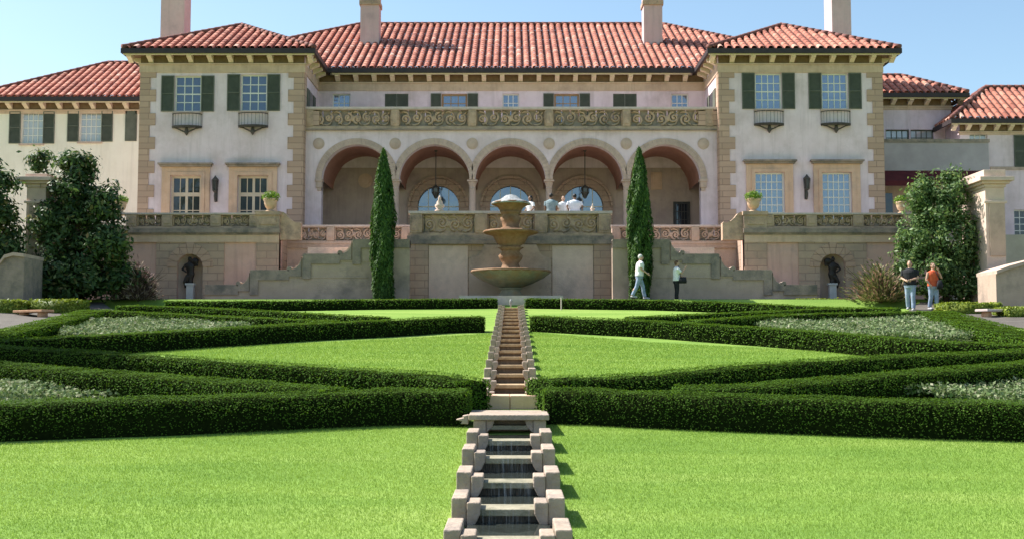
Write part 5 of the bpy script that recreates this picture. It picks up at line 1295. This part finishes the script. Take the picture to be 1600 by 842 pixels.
bed('pale leafy ground cover in the upper left bed', [(90, 524), (120, 513), (165, 503), (240, 499), (330, 501), (420, 505), (440, 508), (332, 519), (190, 527)], size=.10, dens=300)
bed('pale leafy ground cover in the upper right bed', [(1150, 507), (1230, 499), (1340, 497), (1440, 497), (1500, 508), (1545, 527), (1420, 531), (1311, 523), (1215, 515)], size=.10, dens=300)
bed('shaded pale ground cover in the lower left bed', [(-120, 620), (-120, 590), (0, 592), (120, 600), (230, 610), (300, 615), (190, 621), (0, 627)], size=.075, dens=380)
bed('pale leafy ground cover in the lower right bed', [(1385, 619), (1440, 608), (1520, 599), (1600, 590), (1740, 580), (1760, 632), (1600, 627), (1480, 623)], size=.075, dens=380)
# ------------------------------------------------------------------ grass
def in_poly(x, y, P2):
    c = np.zeros(len(x), bool); j = len(P2)-1
    for i in range(len(P2)):
        xi, yi = P2[i]; xj, yj = P2[j]
        cond = ((yi > y) != (yj > y)) & (x < (xj-xi)*(y-yi)/(yj-yi+1e-12)+xi); c ^= cond; j = i
    return c
def grass(label, regions, dens, ln, wd):
    Ps = []
    for poly in regions:
        xs_ = [p[0] for p in poly]; ys_ = [p[1] for p in poly]
        A = (max(xs_)-min(xs_))*(max(ys_)-min(ys_)); n = int(A*dens)
        x = rng.uniform(min(xs_), max(xs_), n); y = rng.uniform(min(ys_), max(ys_), n); k = in_poly(x, y, poly)
        Ps.append(np.column_stack([x[k], y[k]]))
    P = np.vstack(Ps); n = len(P)
    z = np.array([gz(v) for v in P[:, 1]])
    th = rng.uniform(0, 2*PI, n); d = np.column_stack([np.cos(th), np.sin(th)])
    L_ = ln*rng.uniform(.5, 1.25, n); lean = rng.normal(size=(n, 2))*.45*L_[:, None]
    b = np.column_stack([P, z-.005]); w = np.column_stack([d*wd*.5, np.zeros(n)])
    tip = np.column_stack([P+lean, z+L_*.9])
    V = np.stack([b-w, b+w, tip], 1)
    o = quads_mesh('grass', V, M['blade'], None, None, 3)
    tag(o, label, 'grass', kind='stuff')
def gp(px, py): p = gnd(px, py); return (p.x, p.y)
near_l = [(-7.5, 7.2), (-.52, 7.2), (-.52, 14.3), gp(728, 658), gp(475, 670), gp(240, 684), gp(0, 693), (-7.5, 14)]
near_r = [(.52, 7.2), (7.5, 7.2), (7.5, 13.8), gp(1600, 691), gp(1407, 684), gp(1215, 674), gp(1022, 662), gp(860, 654), (.52, 14.5)]
grass('short sunlit grass of the near lawn', [near_l, near_r], 5600, .026, .0055)
mid_l = [(-.5, 18.6), (-.5, 31), gp(617, 529), gp(475, 536), gp(332, 543), gp(210, 551), gp(330, 562), gp(475, 574), gp(640, 588), gp(735, 600)]
mid_r = [(.5, 18.6), gp(950, 592), gp(1118, 578), gp(1215, 570), gp(1400, 556), gp(1215, 545), gp(1022, 535), (.5, 31.5)]
grass('short sunlit grass of the middle lawn', [mid_l, mid_r], 1500, .038, .012)
# ------------------------------------------------------------------ trees and shrubs
def trunk_mb(x, y, z0, z1, r, limbs):
    m = MB(); m.tube([(x, y, z0-.1), (x+.02, y, z0+(z1-z0)*.4), (x-.03, y+.02, z1)], [r, r*.75, r*.3], 10)
    for (ex, ey, ez) in limbs:
        zb = z0+(z1-z0)*random.uniform(.25, .6)
        m.tube([(x, y, zb), ((x+ex)/2, (y+ey)/2, zb+(ez-zb)*.6), (ex, ey, ez)], [r*.5, r*.3, r*.1], 7)
    return m
def tree(name, label, cat, base, ells, n, ln, wd, m, trunk_r=.14, nclump=None, cl=.32, group=None, core=True):
    o = thing(name, label, cat, base, group=group)
    top = max(e[2] for e in ells)-.3
    lim = [(e[0], e[1], e[2]) for e in ells]
    obj('trunk', trunk_mb(base[0], base[1], base[2], top, trunk_r, lim), M['bark'], o, True)
    nc = nclump or max(20, n//60)
    C, Nc = crown_pts(ells, nc, .45)
    k = rng.integers(0, len(C), n)
    P = C[k]+rng.normal(size=(n, 3))*cl*np.array([1, 1, .8])*.5
    N = Nc[k]*.6+unit(P-C[k])*.7+np.array([0, 0, .35])
    zmin = base[2]+.05; P[:, 2] = np.maximum(P[:, 2], zmin+rng.random(n)*.3)
    quads_mesh('crown', leaves(P, N, ln, wd, .55), M[m], o)
    return o
def El(px, py, rpx, rpy, Y, ry=None):
    c = at(px, py, Y); k = Y/1800.
    return (c.x, Y if ry is None else Y, c.z, rpx*k, (ry or rpx*k), rpy*k)
Y1 = 43.6
tree('magnolia_tree', 'large dark glossy tree with a bushy crown left of the left wing', 'tree', (xx(118, Y1, 450), Y1, gz(Y1)),
     [El(112, 262, 30, 24, Y1), El(66, 254, 17, 13, Y1+1.6, .4), El(118, 300, 32, 34, Y1), El(160, 325, 26, 42, Y1-.3), El(100, 345, 40, 32, Y1), El(172, 380, 28, 40, Y1-.3, .8), El(82, 400, 36, 46, Y1-.3), El(140, 405, 46, 46, Y1-.4), El(110, 440, 66, 36, Y1-.2), El(190, 438, 30, 34, Y1), El(62, 345, 16, 30, Y1-.6, .5), El(60, 440, 28, 40, Y1-.5)], 26000, .22, .095, 'magnolia', .16, 330, .36)
tree('magnolia_tree', 'dark tree cut off by the left edge of the picture', 'tree', (xx(-25, 42, 450), 42, gz(42)),
     [El(-12, 300, 38, 48, 42), El(-10, 365, 42, 55, 42), El(-15, 425, 42, 48, 42)], 10000, .22, .095, 'magnolia', .15, 170, .4)
Y2 = 44.0
tree('broadleaf_tree', 'bushy green tree with two pointed tops beside the stone pier on the right', 'tree', (xx(1478, Y2, 450), Y2, gz(Y2)),
     [El(1435, 305, 22, 22, Y2, .7), El(1442, 285, 9, 16, Y2, .4), El(1487, 295, 24, 28, Y2, .8), El(1490, 272, 8, 14, Y2, .4), El(1462, 330, 42, 38, Y2), El(1440, 370, 36, 42, Y2), El(1490, 375, 46, 50, Y2-.2), El(1450, 425, 44, 42, Y2-.2), El(1505, 430, 46, 44, Y2), El(1528, 405, 24, 50, Y2, .7), El(1415, 400, 12, 40, Y2, .5)], 21000, .17, .075, 'holly', .14, 360, .32)
# tree outside the frame on the left, whose shade lies on the left hedges
tree('shade_tree', 'tall tree standing left of the garden, its shade on the left hedges', 'tree', (-19.1, 25.2, gz(25.2)),
     [(-19.0, 25.2, 13.4, 3.4, 2.8, 2.4), (-17.9, 24.2, 12.2, 2.4, 2.4, 1.8), (-20.2, 26.4, 12.4, 2.4, 2.4, 1.8)], 15000, .34, .2, 'holly', .3, 200, .9)
def cypress(px, ptop, lab):
    Y = 45.2; x = xx(px, Y, 360); z0 = GW; z1 = zz(ptop, Y); H = z1-z0; R = 17.5/1800*Y
    o = thing('cypress_tree', lab, 'tree', (x, Y, z0), group='cypresses beside the fountain')
    m = MB(); m.tube([(x, Y, z0-.1), (x, Y, z0+H*.5), (x, Y, z0+H*.93)], [.11, .07, .02], 8); obj('trunk', m, M['bark'], o)
    ph = px*.37
    def rad(t): return R*np.minimum(1, (.80+.5*t))*np.clip((1-t)/.42, 0, 1)**.62
    core = MB(); core.lathe(x, Y, [(max(.01, float(rad(t))*.75), z0+.05+t*H) for t in np.linspace(0, .985, 18)], 14)
    n = 15000; t = rng.random(n)**1.08; a = rng.uniform(0, 2*PI, n)
    lob = 1+.13*np.sin(a*3+t*9+ph)+.11*np.sin(a*5-t*17+ph*2)+.12*np.sin(a*7+t*41+ph)*np.cos(t*60+a*2)
    r = rad(t)*(1-.3*rng.random(n)**2)*lob
    P = np.column_stack([x+r*np.cos(a), Y+r*np.sin(a), z0+.06+t*H+rng.normal(size=n)*.03])
    N = np.column_stack([np.cos(a), np.sin(a), np.full(n, .25)])
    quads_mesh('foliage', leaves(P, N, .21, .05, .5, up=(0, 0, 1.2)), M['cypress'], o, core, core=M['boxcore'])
cypress(598.5, 238, 'tall narrow cypress left of the fountain'); cypress(999.5, 236, 'tall narrow cypress right of the fountain')
def spray_shrub(name, label, px, py, Y, w, h, mt, n, ln, tips):
    x = xx(px, Y, py); z0 = gz(Y)
    o = thing(name, label, 'shrub', (x, Y, z0))
    m = MB()
    for i in range(26):
        a = rng.uniform(0, 2*PI); m.tube([(x, Y, z0-.05), (x+.25*w*math.cos(a), Y+.25*w*math.sin(a), z0+h*.5), (x+.46*w*math.cos(a), Y+.46*w*math.sin(a), z0+h*rng.uniform(.6, .95))], [.015, .01, .005], 5)
    obj('stems', m, M['bark'], o)
    a = rng.uniform(0, 2*PI, n); lobe = .78+.22*np.sin(a*3+px)*np.cos(a*2.0)+.12*np.sin(a*7); t = rng.random(n)**.6; sp = rng.uniform(.15, .52, n)*w
    hz = h*rng.uniform(.5, 1.05, n)
    u_ = rng.random(n)**.5*lobe*rng.uniform(.85, 1.15, n); ang = rng.random(n)*PI/2
    P = np.column_stack([x+w*.5*u_*np.cos(ang)*np.cos(a), Y+w*.5*u_*np.cos(ang)*np.sin(a), z0+.05+h*u_*np.sin(ang)*rng.uniform(.75, 1.05, n)])
    D = np.column_stack([np.cos(a), np.sin(a), .3+1.1*np.sin(ang)])
    N = np.cross(D, rng.normal(size=(n, 3))); D = unit(D+.3*rng.normal(size=(n, 3)))
    W = unit(np.cross(N, D)); l = ln*rng.uniform(.6, 1.3, (n, 1)); wdt = tips*rng.uniform(.7, 1.3, (n, 1))
    V = np.stack([P-D*l*.5, P+W*wdt*.5, P+D*l*.5, P-W*wdt*.5], 1)
    quads_mesh('foliage', V, M[mt], o)
spray_shrub('fountain_grass', 'purplish plumed grass clump at the foot of the left tree', 217, 450, 44.0, 2.2, 1.4, 'plume', 4200, .26, .035)
spray_shrub('russet_shrub', 'pinkish russet shrub between the right statue and the standing man', 1376, 450, 43.9, 2.9, 1.55, 'russet', 6000, .22, .045)
# ------------------------------------------------------------------ end piers and ramp walls
def pier(sg, lab):
    Y = 42.6 if sg > 0 else 43.2
    if sg > 0: pa, pb, ptop = 1541, 1571, 266
    else: pa, pb, ptop = 40, 70, 272
    a, b = xx(pa, Y, 360), xx(pb, Y, 360); d = 2.3
    t = thing('stone_pier', lab, 'pier', ((a+b)/2, Y, gz(Y)), group='moulded end piers of the terrace')
    Z = lambda p: zz(p, Y)
    m = MB(); m.box(a, b, Y, Y+d, gz(Y)-.2, Z(293)); m.box(a-.07, b+.07, Y-.07, Y+d+.07, gz(Y)-.2, Z(330) if False else Z(420)); obj('shaft', m, M['outer'], t, bevel=.01)
    m = MB(); m.box(a+.12, b-.02 if sg > 0 else b-.1, Y-.05, Y+.02, Z(400), Z(318)); obj('sunk_panel', m, M['stair'], t)
    m = MB(); m.box(a-.05, b+.05, Y-.05, Y+d+.05, Z(293)+.002, Z(288)); m.box(a-.16, b+.16, Y-.16, Y+d+.16, Z(288)+.002, Z(284)); m.box(a-.28, b+.28, Y-.28, Y+d+.28, Z(284)+.002, Z(277.5))
    m.box(a-.05, b+.05, Y-.05, Y+d+.05, Z(277.5)+.002, Z(ptop)); m.box(a-.07, b+.07, Y-.07, Y-.0, Z(318), Z(314)); obj('cap', m, M['outer'], t, bevel=.015)
pier(1, 'tall moulded stone pier beside the right tree, its left face sunlit'); pier(-1, 'tall moulded stone pier half hidden by the left tree')
def ramp(sg, lab):
    Y = 40.2
    if sg > 0: pts = [(1556, 428), (1575, 421), (1600, 414), (1660, 400)]
    else: pts = [(38, 402), (22, 400), (8, 404), (2, 412), (-60, 412)]
    t = thing('ramp_wall', lab, 'garden wall', (xx(pts[0][0], Y, 430), Y, gz(Y)), group='rounded garden walls at the ends')
    top = [(xx(p, Y, y), zz(y, Y)) for p, y in pts]
    poly = top+[(top[-1][0], gz(Y)-.3), (top[0][0], gz(Y)-.3)]
    m = MB(); m.prism(poly, Y, Y+1.6); obj('wall', m, M['stair' if sg > 0 else 'coping'], t)  # left wall gets a darker stone, tree shade put into its colour
    m = MB(); o1 = [(x, z+.003) for x, z in top]; o2 = [(x, z+.12) for x, z in top][::-1]
    m.prism(o1+o2, Y-.09, Y+1.69); obj('coping', m, M['stonelight'], t)
ramp(1, 'pale garden wall with a sloping top at the right edge'); ramp(-1, 'garden wall with a rounded end at the left edge')
def bench(sg, lab, mt):
    Y = 38.0
    c = at(1556 if sg > 0 else 52, 492, Y); x, z = c.x, gz(Y)+.1
    zt = zz(483 if sg > 0 else 484, Y)
    t = thing('garden_bench', lab, 'bench', (x, Y, z), -sg*.5 if False else 0, group='garden benches beside the paths')
    def rot(px, py, a=sg*.55): return (x+px*math.cos(a)-py*math.sin(a), Y+px*math.sin(a)+py*math.cos(a))
    m = MB(); m.slab([rot(-.75, -.24), rot(.75, -.24), rot(.75, .24), rot(-.75, .24)], zt-.08, zt); obj('seat', m, M['terracotta' if sg < 0 else 'caplit'], t, bevel=.015)
    for s in (-.48, .48):
        k = MB(); cx, cy = rot(s, 0); k.lathe(cx, cy, [(.16, z-.3), (.16, z+.02), (.09, z+.1), (.12, (z+zt)/2), (.09, zt-.16), (.17, zt-.082)], 12); obj('leg', k, M[mt], t, True)
bench(1, 'pale topped bench on terracotta legs among the box hedges on the right', 'terracotta')
bench(-1, 'brown terracotta bench among the box hedges on the left', 'terracotta')
# ------------------------------------------------------------------ light, sky, camera
SUN_EL, SUN_AZ = math.radians(50), math.radians(20)      # azimuth: from -X towards +Y
sd = Vector((-math.cos(SUN_EL)*math.cos(SUN_AZ), math.cos(SUN_EL)*math.sin(SUN_AZ), math.sin(SUN_EL)))
sun = bpy.data.lights.new('sun', 'SUN'); sun.energy = 5.0; sun.angle = math.radians(.5); sun.color = (1, .965, .91)
so = bpy.data.objects.new('sun', sun); COL.objects.link(so); so.rotation_euler = sd.to_track_quat('Z', 'Y').to_euler(); so.location = (-20, 30, 40)
wd = bpy.data.worlds.new('World'); S.world = wd; wd.use_nodes = True
nt = wd.node_tree; bg = nt.nodes['Background']
sk = nt.nodes.new('ShaderNodeTexSky'); sk.sky_type = 'NISHITA'; sk.sun_disc = False; sk.sun_elevation = SUN_EL
sk.sun_rotation = math.atan2(sd.x, sd.y)
sk.air_density = 1.0; sk.dust_density = 1.2; sk.ozone_density = 0.35
hz = nt.nodes.new('ShaderNodeMix'); hz.data_type = 'RGBA'; hz.blend_type = 'MULTIPLY'; hz.inputs[0].default_value = 1
hz.inputs[7].default_value = (.95, 1.045, 1.03, 1); nt.links.new(sk.outputs[0], hz.inputs[6])
nt.links.new(hz.outputs[2], bg.inputs[0]); bg.inputs[1].default_value = 0.10
cam = bpy.data.cameras.new('camera'); co = bpy.data.objects.new('camera', cam); COL.objects.link(co)
cam.sensor_width = 36; cam.lens = F/1600*36; cam.clip_end = 4000; cam.clip_start = .1
co.location = (CX, 0, E); co.rotation_euler = (PI/2+PITCH, 0, 0)
S.camera = co
S.view_settings.view_transform = 'Standard'; S.view_settings.look = 'None'; S.view_settings.exposure = 1.0; S.view_settings.gamma = 1
S.view_settings.use_curve_mapping = False
